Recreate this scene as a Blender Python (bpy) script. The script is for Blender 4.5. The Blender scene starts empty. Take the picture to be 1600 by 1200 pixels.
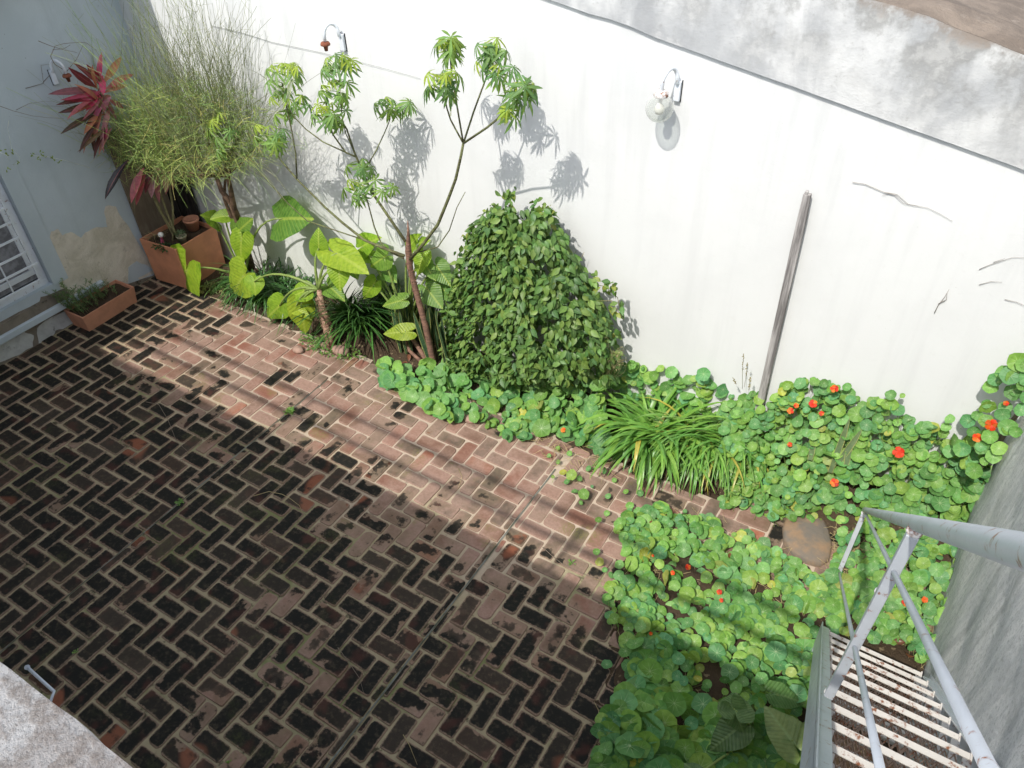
import bpy, math, random
from mathutils import Vector, Matrix, noise as mnoise
R = random.Random(7)
S = bpy.context.scene
C = S.collection
rad = math.radians
# ------------------------------------------------------------------ camera
F_PX = 1219.09
CR = Vector((0.85211448, 0.52298300, -0.01974046))      # camera right
M1 = Vector((0.32960326, -0.56556894, -0.75597187))     # camera down
M2 = Vector((-0.40652503, 0.63766806, -0.65430639))     # camera forward
H = 5.0
cam_d = bpy.data.cameras.new('camera')
cam = bpy.data.objects.new('camera', cam_d); C.objects.link(cam)
cam_d.sensor_width = 36.0; cam_d.lens = 36.0 * F_PX / 1600.0
cam_d.clip_start = 0.05; cam_d.clip_end = 500
mw = Matrix((( CR.x, -M1.x, -M2.x, 0), (CR.y, -M1.y, -M2.y, 0), (CR.z, -M1.z, -M2.z, H), (0, 0, 0, 1)))
cam.matrix_world = mw
S.camera = cam
# ------------------------------------------------------------------ light
SUN = Vector((0.065, 1.0, -1.25)).normalized()           # direction the light travels
w = bpy.data.worlds.new('World'); S.world = w; w.use_nodes = True
nt = w.node_tree; nt.nodes.clear()
sky = nt.nodes.new('ShaderNodeTexSky'); sky.sky_type = 'NISHITA'; sky.sun_disc = False
sky.sun_elevation = rad(51.3); sky.sun_rotation = rad(183.7)
sky.air_density = 1.0; sky.dust_density = 1.6; sky.ozone_density = 1.0
bg = nt.nodes.new('ShaderNodeBackground'); bg.inputs[1].default_value = 0.15
wo = nt.nodes.new('ShaderNodeOutputWorld')
hz = nt.nodes.new('ShaderNodeHueSaturation'); hz.inputs['Saturation'].default_value = 0.5; nt.links.new(sky.outputs[0], hz.inputs['Color']); nt.links.new(hz.outputs[0], bg.inputs[0]); nt.links.new(bg.outputs[0], wo.inputs[0])
sl = bpy.data.lights.new('sun', 'SUN'); sl.energy = 2.05; sl.angle = rad(0.55); sl.color = (1.0, 0.955, 0.89)
so = bpy.data.objects.new('sun', sl); C.objects.link(so)
so.rotation_euler = SUN.to_track_quat('-Z', 'Y').to_euler(); so.location = (-1, -8, 12)
S.view_settings.view_transform = 'Standard'; S.view_settings.look = 'None'
S.view_settings.exposure = 0.98; S.view_settings.gamma = 1.0
S.cycles.max_bounces = 8
# ------------------------------------------------------------------ photo pixel -> place
def ray(px, py):
    a = (px - 800) / F_PX; b = (py - 600) / F_PX
    return CR * a + M1 * b + M2
CAM = Vector((0, 0, H))
def FL(px, py, z=0.0):
    d = ray(px, py); return CAM + d * ((z - H) / d.z)
def WY(px, py, Y):
    d = ray(px, py); return CAM + d * (Y / d.y)
def WX(px, py, X):
    d = ray(px, py); return CAM + d * (X / d.x)
YW = 5.10      # white wall
XB = -7.815    # blue wall
XR = 0.865     # grey wall
# ------------------------------------------------------------------ mesh builder
class MB:
    def __init__(s): s.v = []; s.f = []; s.uv = []; s.col = []; s.sm = []
    def face(s, idx, uvs=None, col=(1, 1, 1), smooth=False):
        s.f.append(tuple(idx)); s.sm.append(smooth)
        s.uv.extend(uvs if uvs else [(0.5, 0.5)] * len(idx)); s.col.extend([col] * len(idx))
    def add(s, verts): n = len(s.v); s.v.extend([tuple(v) for v in verts]); return n
    def poly(s, verts, uvs=None, col=(1, 1, 1), smooth=False):
        n = s.add(verts); s.face(range(n, n + len(verts)), uvs, col, smooth)
    def box(s, lo, hi, col=(1, 1, 1), M=None):
        x0, y0, z0 = lo; x1, y1, z1 = hi
        P = [Vector(p) for p in ((x0,y0,z0),(x1,y0,z0),(x1,y1,z0),(x0,y1,z0),(x0,y0,z1),(x1,y0,z1),(x1,y1,z1),(x0,y1,z1))]
        if M: P = [M @ p for p in P]
        n = s.add(P)
        for q in ((0,3,2,1),(4,5,6,7),(0,1,5,4),(1,2,6,5),(2,3,7,6),(3,0,4,7)): s.face([n + i for i in q], None, col)
    def hexa(s, P, col=(1, 1, 1)):
        n = s.add(P)
        for q in ((0,3,2,1),(4,5,6,7),(0,1,5,4),(1,2,6,5),(2,3,7,6),(3,0,4,7)): s.face([n + i for i in q], None, col)
    def bar(s, a, b, wd, ht, up=(0, 0, 1), col=(1, 1, 1)):
        a = Vector(a); b = Vector(b); d = (b - a).normalized(); sd = d.cross(Vector(up)).normalized(); u = sd.cross(d).normalized()
        P = []
        for e in (a, b):
            for i, j in ((-1,-1),(1,-1),(1,1),(-1,1)): P.append(e + sd * (i * wd / 2) + u * (j * ht / 2))
        n = s.add(P)
        for q in ((0,1,2,3),(7,6,5,4),(0,4,5,1),(1,5,6,2),(2,6,7,3),(3,7,4,0)): s.face([n + i for i in q], None, col)
    def tube(s, pts, rs, n=6, col=(1, 1, 1), cap=True, smooth=True):
        pts = [Vector(p) for p in pts]
        if not isinstance(rs, (list, tuple)): rs = [rs] * len(pts)
        prev = None; rings = []; u = None
        for i, p in enumerate(pts):
            d = (pts[min(i + 1, len(pts) - 1)] - pts[max(i - 1, 0)])
            if d.length < 1e-9: d = Vector((0, 0, 1))
            d.normalize()
            if u is None: u = d.orthogonal().normalized()
            else:
                u = (u - d * u.dot(d))
                u = u.normalized() if u.length > 1e-6 else d.orthogonal().normalized()
            v = d.cross(u)
            rings.append(s.add([p + (u * math.cos(2*math.pi*k/n) + v * math.sin(2*math.pi*k/n)) * rs[i] for k in range(n)]))
        L = len(pts) - 1
        for i in range(L):
            a, b = rings[i], rings[i + 1]
            for k in range(n):
                k2 = (k + 1) % n
                s.face((a + k, a + k2, b + k2, b + k), [(k/n, i/L), ((k+1)/n, i/L), ((k+1)/n, (i+1)/L), (k/n, (i+1)/L)], col, smooth)
        if cap:
            s.face([rings[0] + k for k in reversed(range(n))], None, col); s.face([rings[-1] + k for k in range(n)], None, col)
    def lathe(s, c, prof, n=20, col=(1, 1, 1), axis=None, smooth=True):
        c = Vector(c); ax = Vector(axis or (0, 0, 1)).normalized(); u = ax.orthogonal().normalized(); v = ax.cross(u)
        rings = [s.add([c + ax * z + (u * math.cos(2*math.pi*k/n) + v * math.sin(2*math.pi*k/n)) * r for k in range(n)]) for r, z in prof]
        for a, b in zip(rings, rings[1:]):
            for k in range(n):
                k2 = (k + 1) % n; s.face((a + k, a + k2, b + k2, b + k), None, col, smooth)
    def leaf(s, base, d, nr, L, prof, fold=0.15, curl=0.2, col=(1, 1, 1), wave=0.0, twist=0.0):
        """prof: list of (t, halfwidth in metres)"""
        d = Vector(d).normalized(); nr = Vector(nr); nr = nr - d * nr.dot(d)
        nr = nr.normalized() if nr.length > 1e-5 else d.orthogonal().normalized()
        sd = d.cross(nr); prev = None; ph = R.random() * 6
        for t, hw in prof:
            c = base + d * (L * (t - curl * curl * t ** 3 * 0.5)) - nr * (L * curl * t * t)
            up = nr * (hw * fold) ; wv = nr * (wave * hw * math.sin(t * 9 + ph)); wv2 = nr * (wave * hw * math.sin(t * 8 + ph + 2))
            n = s.add([c - sd * hw + up + wv, c, c + sd * hw + up + wv2])
            if prev is not None:
                p, pt = prev
                s.face((p, p + 1, n + 1, n), [(0, pt), (.5, pt), (.5, t), (0, t)], col, True)
                s.face((p + 1, p + 2, n + 2, n + 1), [(.5, pt), (1, pt), (1, t), (.5, t)], col, True)
            prev = (n, t)
    def disc(s, c, nr, r, n=14, col=(1, 1, 1), cup=0.12, lobes=9, rough=0.05, tip=None):
        nr = Vector(nr).normalized(); u = nr.orthogonal().normalized(); v = nr.cross(u)
        a0 = R.random() * 6.28; cx = R.uniform(-.15, .15); lp = R.uniform(.6, 1.5); asp = R.uniform(.88, 1.0)
        f1 = R.uniform(-.12, .12); f2 = R.uniform(-.12, .12)
        def P(a, q):
            rr = r * q * (1 + rough * math.sin(lobes * a) + .03 * math.sin(3 * a + lp * 4)) 
            x = math.cos(a) * rr; y = math.sin(a) * rr * asp
            z = r * (cup * q * q * (1 + .5 * math.sin(lobes * a + 1) * q) + f1 * math.cos(2 * a + lp) * q * q * 1.2 + f2 * math.sin(a + lp * 3) * q * q) - r * cup * .3
            return c + u * x + v * y + nr * z
        c0 = s.add([c + u * (cx * r * .3) - nr * (r * cup * .3 )])
        r1 = s.add([P(a0 + 2*math.pi*k/n, .55) for k in range(n)]); r2 = s.add([P(a0 + 2*math.pi*k/n, 1.0) for k in range(n)])
        U = lambda k, q: (.5 + .5 * q * math.cos(2*math.pi*k/n), .5 + .5 * q * math.sin(2*math.pi*k/n))
        for k in range(n):
            k2 = (k + 1) % n
            s.face((c0, r1 + k, r1 + k2), [(.5, .5), U(k, .55), U(k + 1, .55)], col, True)
            s.face((r1 + k, r2 + k, r2 + k2, r1 + k2), [U(k, .55), U(k, 1), U(k + 1, 1), U(k + 1, .55)], col, True)
    def build(s, name, mat, parent=None, bevel=0):
        me = bpy.data.meshes.new(name); me.from_pydata(s.v, [], s.f)
        uvl = me.uv_layers.new(name='UVMap'); uvl.data.foreach_set('uv', [c for u in s.uv for c in u])
        ca = me.color_attributes.new('Col', 'FLOAT_COLOR', 'CORNER')
        ca.data.foreach_set('color', [x for c in s.col for x in (c[0], c[1], c[2], 1.0)])
        me.polygons.foreach_set('use_smooth', s.sm)
        me.materials.append(mat); me.update()
        o = bpy.data.objects.new(name, me); C.objects.link(o)
        if parent: o.parent = parent
        if bevel:
            b = o.modifiers.new('bevel', 'BEVEL'); b.width = bevel; b.segments = 2; b.limit_method = 'ANGLE'; b.angle_limit = rad(40)
        return o
def tag(o, label=None, cat=None, group=None, kind=None):
    if label: o['label'] = label
    if cat: o['category'] = cat
    if group: o['group'] = group
    if kind: o['kind'] = kind
    return o
def thing(name, label, cat, group=None):
    o = bpy.data.objects.new(name, None); C.objects.link(o); o.empty_display_size = .1
    return tag(o, label, cat, group)
def root_at(o, loc):
    """move an empty to its base without moving the parts (their meshes are in world coordinates)"""
    o.location = loc
    for ch in o.children: ch.location = -Vector(loc)
# ------------------------------------------------------------------ materials
class NT:
    def __init__(s, name):
        s.mt = bpy.data.materials.new(name); s.mt.use_nodes = True; s.t = s.mt.node_tree; s.t.nodes.clear()
        s.out = s.t.nodes.new('ShaderNodeOutputMaterial')
    def n(s, typ, **k):
        x = s.t.nodes.new(typ)
        for a, b in k.items(): setattr(x, a, b)
        return x
    def L(s, a, b): s.t.links.new(a, b)
    def setin(s, sock, v):
        if hasattr(v, 'is_linked') or hasattr(v, 'links'): s.L(v, sock)
        else: sock.default_value = v
    def m(s, op, a, b=0.0, c=0.0, clamp=False):
        x = s.n('ShaderNodeMath', operation=op, use_clamp=clamp)
        for i, v in enumerate((a, b, c)):
            if i < len(x.inputs): s.setin(x.inputs[i], v)
        return x.outputs[0]
    def step(s, v, lo, hi, a=0.0, b=1.0):
        x = s.n('ShaderNodeMapRange', interpolation_type='SMOOTHSTEP')
        s.setin(x.inputs[0], v); 
        for i, q in zip((1, 2, 3, 4), (lo, hi, a, b)): s.setin(x.inputs[i], q)
        return x.outputs[0]
    def mix(s, f, a, b, bt='MIX'):
        x = s.n('ShaderNodeMix', data_type='RGBA', blend_type=bt)
        s.setin(x.inputs[0], f)
        for i, v in ((6, a), (7, b)):
            if isinstance(v, (tuple, list)): v = (v[0], v[1], v[2], 1.0)
            s.setin(x.inputs[i], v)
        return x.outputs[2]
    def pos(s): return s.n('ShaderNodeNewGeometry').outputs['Position']
    def xyz(s, v):
        x = s.n('ShaderNodeSeparateXYZ'); s.L(v, x.inputs[0]); return x.outputs
    def noise(s, vec, scale, detail=4, rough=.55, sc=None, dist=0.0, off=None):
        if sc or off:
            mp = s.n('ShaderNodeMapping'); s.L(vec, mp.inputs[0])
            if sc: mp.inputs['Scale'].default_value = sc
            if off: mp.inputs['Location'].default_value = off
            vec = mp.outputs[0]
        x = s.n('ShaderNodeTexNoise'); s.L(vec, x.inputs['Vector']); x.inputs['Scale'].default_value = scale
        x.inputs['Detail'].default_value = detail; x.inputs['Roughness'].default_value = rough; x.inputs['Distortion'].default_value = dist
        return x.outputs[0]
    def voro(s, vec, scale, feature='F1', sc=None):
        if sc:
            mp = s.n('ShaderNodeMapping'); s.L(vec, mp.inputs[0]); mp.inputs['Scale'].default_value = sc; vec = mp.outputs[0]
        x = s.n('ShaderNodeTexVoronoi', feature=feature); s.L(vec, x.inputs['Vector']); x.inputs['Scale'].default_value = scale
        return x.outputs[0]
    def col(s):
        return s.n('ShaderNodeVertexColor', layer_name='Col').outputs[0]
    def uv(s): return s.n('ShaderNodeTexCoord').outputs['UV']
    def bump(s, h, strength=.5, dist=.01, nrm=None):
        x = s.n('ShaderNodeBump'); x.inputs['Strength'].default_value = strength; x.inputs['Distance'].default_value = dist
        s.L(h, x.inputs['Height'])
        if nrm: s.L(nrm, x.inputs['Normal'])
        return x.outputs[0]
    def princ(s, color, rough=.7, metal=0.0, spec=.3, nrm=None, trans=0.0, tcol=None, alpha=None):
        p = s.n('ShaderNodeBsdfPrincipled')
        if isinstance(color, (tuple, list)): color = (color[0], color[1], color[2], 1)
        s.setin(p.inputs['Base Color'], color); s.setin(p.inputs['Roughness'], rough); s.setin(p.inputs['Metallic'], metal)
        p.inputs['Specular IOR Level'].default_value = spec
        if nrm: s.L(nrm, p.inputs['Normal'])
        sh = p.outputs[0]
        if trans:
            t = s.n('ShaderNodeBsdfTranslucent'); s.setin(t.inputs[0], tcol if tcol is not None else color)
            mx = s.n('ShaderNodeMixShader'); mx.inputs[0].default_value = trans; s.L(sh, mx.inputs[1]); s.L(t.outputs[0], mx.inputs[2]); sh = mx.outputs[0]
        s.L(sh, s.out.inputs[0]); return s.mt
def simple(name, c, rough=.7, nscale=12, var=.25, bump=.3, metal=0, spec=.3, dist=.004, c2=None):
    n = NT(name); P = n.pos(); f = n.noise(P, nscale, 5, .6)
    d = c2 or tuple(x * (1 - var) for x in c)
    cc = n.mix(n.step(f, .35, .65), c, d)
    return n.princ(cc, rough, metal, spec, n.bump(n.noise(P, nscale * 4, 4), bump, dist))
def leafmat(name, kind='plain', trans=.28, rough=.45, spec=.35, vein=(.30, .42, .12), vs=.5):
    n = NT(name); c = n.col(); P = n.pos()
    f = n.noise(P, 30, 3); c = n.mix(n.step(f, .3, .7), c, n.mix(1.0, c, (.72, .78, .7), 'MULTIPLY')); g_ = n.noise(P, 8, 3); c = n.mix(n.step(g_, .45, .7, 0, .5), c, n.mix(1.0, c, (1.16, 1.08, .9), 'MULTIPLY'))
    u = n.xyz(n.uv()); nrm = None
    if kind == 'ear':
        au = n.m('ABSOLUTE', n.m('SUBTRACT', u[0], .5)); ph = n.m('SUBTRACT', n.m('MULTIPLY', u[1], 11.0), n.m('MULTIPLY', au, 8.0))
        fr = n.m('ABSOLUTE', n.m('SUBTRACT', n.m('FRACT', ph), .5)); side = n.step(fr, .0, .09, 1, 0)
        mid = n.step(au, .01, .04, 1, 0); v = n.m('MAXIMUM', mid, n.m('MULTIPLY', side, .75))
        blot = n.step(n.noise(n.uv(), 5, 3), .5, .68)
        c = n.mix(n.m('MULTIPLY', n.m('SUBTRACT', 1.0, v), n.m('MULTIPLY', blot, .5)), c, n.mix(1.0, c, (.35, .6, .4), 'MULTIPLY'))
        c = n.mix(n.m('MULTIPLY', v, vs), c, vein); nrm = n.bump(n.m('SUBTRACT', 1.0, n.step(fr, 0, .5, 0, 1)), .28, .010)
    elif kind == 'round':
        x = n.m('SUBTRACT', u[0], .5); y = n.m('SUBTRACT', u[1], .5); r = n.m('MULTIPLY', n.m('SQRT', n.m('ADD', n.m('MULTIPLY', x, x), n.m('MULTIPLY', y, y))), 2.0)
        th = n.m('ARCTAN2', y, x); w_ = n.m('ABSOLUTE', n.m('SINE', n.m('MULTIPLY', th, 4.5)))
        v = n.m('MULTIPLY', n.step(n.m('MULTIPLY', w_, r), .02, .10, 1, 0), n.step(r, .15, .95, 1, .1)); ce = n.step(r, .03, .10, 1, 0)
        v = n.m('MAXIMUM', v, ce); c = n.mix(n.m('MULTIPLY', v, vs), c, vein)
        nrm = n.bump(n.m('MULTIPLY', w_, r), .35, .006)
    elif kind == 'blade':
        au = n.m('ABSOLUTE', n.m('SUBTRACT', u[0], .5)); c = n.mix(n.m('MULTIPLY', n.step(au, .0, .1, 1, 0), vs), c, vein)
    elif kind == 'mid':
        au = n.m('ABSOLUTE', n.m('SUBTRACT', u[0], .5)); c = n.mix(n.m('MULTIPLY', n.step(au, .01, .06, 1, 0), vs), c, vein)
    elif kind == 'snake':
        b = n.noise(n.uv(), 3.0, 4, .7, sc=(1.5, 16, 1)); c = n.mix(n.step(b, .48, .60, 0, .55), c, (.13, .19, .10))
        au = n.m('ABSOLUTE', n.m('SUBTRACT', u[0], .5)); c = n.mix(n.step(au, .40, .46, 0, .8), c, (.45, .45, .15))
    return n.princ(c, rough, 0, spec, nrm, trans, n.mix(1.0, c, (1.3, 1.35, .5), 'MULTIPLY'))
# paving -------------------------------------------------------------
def mat_bricks():
    n = NT('old_brick'); P = n.pos(); X = n.xyz(P); rc = n.n('ShaderNodeSeparateColor'); n.L(n.col(), rc.inputs[0]); r1, r2, r3 = rc.outputs[0], rc.outputs[1], rc.outputs[2]
    u = n.xyz(n.uv())
    du = n.m('MULTIPLY', n.m('SUBTRACT', .5, n.m('ABSOLUTE', n.m('SUBTRACT', u[0], .5))), 26.0)
    dv = n.m('MULTIPLY', n.m('SUBTRACT', .5, n.m('ABSOLUTE', n.m('SUBTRACT', u[1], .5))), 12.5)
    d = n.m('SMOOTH_MIN', du, dv, 2.0)
    nb = n.noise(P, 9, 4, .6); nf = n.noise(P, 45, 4, .65); nr = n.noise(P, 1.1, 3, .55, off=(3, 1, 0)); nm = n.noise(P, 3.2, 3, .6, off=(7, 2, 0))
    # region amount of black mould (grows where the yard stays damp)
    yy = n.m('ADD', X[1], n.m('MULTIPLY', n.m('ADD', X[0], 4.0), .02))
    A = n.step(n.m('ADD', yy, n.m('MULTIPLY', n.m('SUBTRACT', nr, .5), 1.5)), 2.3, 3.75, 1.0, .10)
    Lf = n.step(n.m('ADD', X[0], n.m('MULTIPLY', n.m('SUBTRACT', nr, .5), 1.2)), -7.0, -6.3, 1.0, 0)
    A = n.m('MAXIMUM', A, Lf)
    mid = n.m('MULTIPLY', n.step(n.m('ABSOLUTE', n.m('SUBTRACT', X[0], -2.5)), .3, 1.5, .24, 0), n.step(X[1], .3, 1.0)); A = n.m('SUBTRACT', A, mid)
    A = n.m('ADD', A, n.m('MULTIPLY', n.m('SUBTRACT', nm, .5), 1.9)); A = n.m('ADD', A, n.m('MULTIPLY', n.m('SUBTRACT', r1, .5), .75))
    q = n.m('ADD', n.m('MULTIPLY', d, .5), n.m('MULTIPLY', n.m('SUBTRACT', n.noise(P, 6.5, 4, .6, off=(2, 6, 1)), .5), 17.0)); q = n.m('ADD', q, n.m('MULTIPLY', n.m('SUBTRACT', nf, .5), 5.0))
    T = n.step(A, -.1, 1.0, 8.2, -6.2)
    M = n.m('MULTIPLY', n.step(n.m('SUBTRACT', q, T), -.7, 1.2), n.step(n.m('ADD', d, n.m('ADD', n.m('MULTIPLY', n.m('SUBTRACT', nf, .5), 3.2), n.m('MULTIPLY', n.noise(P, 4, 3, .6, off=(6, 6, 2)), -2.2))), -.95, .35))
    base = n.mix(r2, (.25, .105, .072), (.20, .125, .09)); base = n.mix(n.step(r3, .55, 1.0, 0, .85), base, (.19, .115, .085)); base = n.mix(n.step(r3, .0, .05, .8, 0), base, (.36, .13, .07))
    base = n.mix(n.m('MULTIPLY', n.step(r1, .50, .62), n.step(nb, .3, .55, .55, .95)), base, (.115, .092, .068))
    lime = n.m('MULTIPLY', n.step(n.noise(P, 2.3, 5, .65, off=(1, 9, 0)), .36, .60), .95)
    lime = n.m('ADD', lime, n.m('MULTIPLY', n.step(d, 0, 2.2, .45, 0), 1.0), 0, True)
    base = n.mix(n.m('MULTIPLY', lime, .72), base, n.mix(nb, (.44, .295, .235), (.33, .225, .175))); base = n.mix(n.step(nf, .3, .75, 0, .45), base, n.mix(1.0, base, (.6, .56, .5), 'MULTIPLY'))
    moss = n.m('MULTIPLY', n.step(n.noise(P, 2.6, 4, .6, off=(5, 5, 3)), .56, .70), n.step(nf, .35, .6))
    base = n.mix(n.m('MULTIPLY', moss, .6), base, (.20, .19, .06))
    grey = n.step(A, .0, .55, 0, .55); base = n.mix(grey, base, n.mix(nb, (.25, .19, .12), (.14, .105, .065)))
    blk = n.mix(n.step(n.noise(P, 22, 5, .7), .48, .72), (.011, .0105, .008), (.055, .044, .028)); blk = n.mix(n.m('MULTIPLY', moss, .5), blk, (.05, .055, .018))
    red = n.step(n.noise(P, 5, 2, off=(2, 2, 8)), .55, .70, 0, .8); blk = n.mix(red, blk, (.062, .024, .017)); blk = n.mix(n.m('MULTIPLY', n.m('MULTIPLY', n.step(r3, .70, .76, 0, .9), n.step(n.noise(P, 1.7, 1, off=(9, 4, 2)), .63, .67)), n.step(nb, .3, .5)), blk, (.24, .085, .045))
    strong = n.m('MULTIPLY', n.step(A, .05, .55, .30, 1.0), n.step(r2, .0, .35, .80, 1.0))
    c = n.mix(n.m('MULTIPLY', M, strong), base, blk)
    rg = n.m('SUBTRACT', .88, n.m('MULTIPLY', M, .1))
    return n.princ(c, rg, 0, .25, n.bump(n.m('ADD', nf, n.noise(P, 160, 3)), .55, .006))
def mat_mortar():
    n = NT('lime_mortar'); P = n.pos(); X = n.xyz(P); nf = n.noise(P, 35, 5, .7); nr = n.noise(P, 1.3, 3, .55, off=(4, 8, 0))
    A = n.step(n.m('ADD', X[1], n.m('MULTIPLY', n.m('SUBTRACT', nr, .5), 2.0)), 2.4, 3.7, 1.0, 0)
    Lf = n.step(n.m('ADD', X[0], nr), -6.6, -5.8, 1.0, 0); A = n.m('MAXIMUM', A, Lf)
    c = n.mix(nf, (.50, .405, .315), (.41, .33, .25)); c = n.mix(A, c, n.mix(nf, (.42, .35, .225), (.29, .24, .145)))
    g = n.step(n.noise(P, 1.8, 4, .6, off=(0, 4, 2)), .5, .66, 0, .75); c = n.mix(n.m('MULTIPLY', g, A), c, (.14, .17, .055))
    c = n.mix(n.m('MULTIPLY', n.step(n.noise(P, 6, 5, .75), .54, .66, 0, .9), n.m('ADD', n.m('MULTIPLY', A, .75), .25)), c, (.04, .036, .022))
    return n.princ(c, .92, 0, .2, n.bump(nf, .7, .006))
def mat_white():
    n = NT('white_render'); P = n.pos(); X = n.xyz(P)
    st = n.noise(P, 1.0, 5, .6, sc=(5.5, 1, .45)); bl = n.noise(P, 1.1, 5, .6); fine = n.noise(P, 60, 4, .6); sp = n.voro(P, 26)
    c = n.mix(n.step(st, .46, .72, 0, .38), (.675, .685, .675), (.57, .58, .575)); c = n.mix(n.step(bl, .46, .68, 0, .5), c, (.62, .63, .62)); c = n.mix(n.step(n.noise(P, 14, 6, .75), .58, .72, 0, .28), c, (.60, .60, .58))
    topd = n.step(n.m('ADD', X[2], n.m('MULTIPLY', bl, .8)), 2.4, 3.9, 0, .45); c = n.mix(n.m('MULTIPLY', topd, n.step(st, .42, .62)), c, (.52, .53, .53))
    sy = n.step(sp, .03, .05, 1, 0); c = n.mix(n.m('MULTIPLY', sy, n.step(n.noise(P, 3), .55, .6)), c, (.35, .33, .30))
    low = n.step(n.m('ADD', X[2], n.m('MULTIPLY', bl, .9)), .5, 1.1, .45, 0); c = n.mix(n.m('MULTIPLY', low, n.step(fine, .3, .6)), c, (.40, .39, .31))
    h = n.m('ADD', n.m('MULTIPLY', fine, .6), n.noise(P, 9, 6, .65)); return n.princ(c, .88, 0, .2, n.bump(h, .32, .007))
def mat_parapet():
    n = NT('stained_render'); P = n.pos(); X = n.xyz(P)
    st = n.noise(P, 1.0, 6, .6, sc=(3.0, 1, .8), dist=.5); bl = n.noise(P, 1.4, 5, .6, dist=.4); fine = n.noise(P, 22, 6, .7); md = n.noise(P, 5.0, 6, .62)
    ht = n.m('ADD', X[2], n.m('MULTIPLY', X[0], .2)); up = n.step(n.m('ADD', ht, n.m('MULTIPLY', bl, .7)), 3.25, 3.85)
    c = n.mix(n.step(bl, .40, .62), (.60, .605, .595), (.40, .41, .415)); c = n.mix(n.m('MULTIPLY', n.step(st, .45, .66), .7), c, (.29, .30, .31))
    c = n.mix(n.m('MULTIPLY', up, n.m('MULTIPLY', n.step(md, .42, .62), .8)), c, (.25, .25, .24)); c = n.mix(n.m('MULTIPLY', n.step(md, .56, .68), .38), c, (.60, .60, .585)); c = n.mix(n.step(fine, .56, .75, 0, .4), c, (.27, .265, .25))
    br = n.step(n.m('ADD', ht, n.m('MULTIPLY', md, .34)), 3.70, 3.78, 0, .8); c = n.mix(br, c, (.25, .20, .16))
    return n.princ(c, .92, 0, .15, n.bump(n.m('ADD', md, n.m('MULTIPLY', fine, .6)), .55, .012))
def mat_blue():
    n = NT('blue_grey_paint'); P = n.pos(); bl = n.noise(P, 1.6, 5, .6); f = n.noise(P, 50, 3); st = n.noise(P, 1, 4, .6, sc=(1, 4, .6))
    c = n.mix(n.step(bl, .35, .65), (.52, .58, .615), (.465, .525, .555)); c = n.mix(n.step(st, .50, .75, 0, .35), c, (.37, .42, .44))
    sp = n.step(n.voro(P, 9), .02, .05, .8, 0); c = n.mix(n.m('MULTIPLY', sp, n.step(bl, .5, .55)), c, (.12, .13, .12))
    return n.princ(c, .75, 0, .25, n.bump(n.m('ADD', f, bl), .25, .006))
def mat_bare(name='bare_plaster', a=(.74, .68, .58), b=(.58, .53, .43), d=(.34, .31, .25), dark=.5):
    n = NT(name); P = n.pos(); bl = n.noise(P, 4, 6, .65, dist=.5); f = n.noise(P, 30, 5, .7)
    c = n.mix(n.step(bl, .35, .65), a, b); c = n.mix(n.step(n.noise(P, 7, 5, .7, off=(3, 3, 3)), .58, .70, 0, dark), c, d)
    return n.princ(c, .93, 0, .15, n.bump(n.m('ADD', bl, f), .8, .014))
def mat_grey():
    n = NT('streaked_concrete'); P = n.pos()
    st = n.noise(P, 1.0, 7, .62, sc=(1, 12, 2.6), dist=.5); f = n.noise(P, 40, 5, .7); b = n.noise(P, 2.4, 5)
    c = n.mix(n.step(st, .35, .66), (.84, .835, .81), (.63, .64, .63)); c = n.mix(n.step(f, .48, .66, 0, .5), c, (.36, .365, .35)); c = n.mix(n.step(b, .55, .75, 0, .3), c, (.40, .405, .39)); gt = n.noise(P, 130, 3, .7); c = n.mix(n.step(gt, .55, .66, 0, .45), c, (.27, .275, .26)); c = n.mix(n.step(n.noise(P, 1, 4, .6, sc=(1, 5, .5), off=(0, 3, 1)), .55, .72, 0, .5), c, (.30, .31, .295))
    return n.princ(c, .85, 0, .25, n.bump(n.m('ADD', st, n.m('MULTIPLY', f, .6)), 1.0, .03))
def mat_ledge():
    n = NT('rough_coping'); P = n.pos(); f = n.noise(P, 26, 7, .75); g = n.noise(P, 5, 5); v = n.voro(P, 60)
    c = n.mix(n.step(f, .42, .6), (.72, .68, .63), (.45, .39, .34)); c = n.mix(n.step(g, .45, .65, 0, .3), c, (.38, .30, .25)); c = n.mix(n.step(f, .60, .70), c, (.22, .19, .16)); gt = n.noise(P, 190, 3, .7); c = n.mix(n.step(gt, .55, .66, 0, .6), c, (.20, .17, .145)); c = n.mix(n.step(gt, .30, .40, .5, 0), c, (.80, .78, .74))
    return n.princ(c, .95, 0, .15, n.bump(f, .8, .008))
def mat_metal(name, a, rust=0.0, rough=.42):
    n = NT(name); P = n.pos(); f = n.noise(P, 60, 4, .6); g = n.noise(P, 6, 4)
    c = n.mix(n.step(g, .4, .65, 0, .35), a, tuple(x * .72 for x in a))
    if rust: c = n.mix(n.step(n.noise(P, 24, 5, .7), .62 - rust * .15, .72 - rust * .12), c, (.20, .07, .025))
    chip = n.step(n.noise(P, 95, 3, .6), .68, .72); c = n.mix(n.m('MULTIPLY', chip, .5), c, (.5, .5, .5))
    return n.princ(c, rough, .0, .5, n.bump(f, .3, .002))
def mat_wood(name, a, b, sc=(30, 30, 1.6)):
    n = NT(name); P = n.pos(); g = n.noise(P, 1, 5, .65, sc=sc, dist=.4); c = n.mix(n.step(g, .35, .65), a, b)
    return n.princ(c, .85, 0, .2, n.bump(g, .7, .006))
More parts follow.
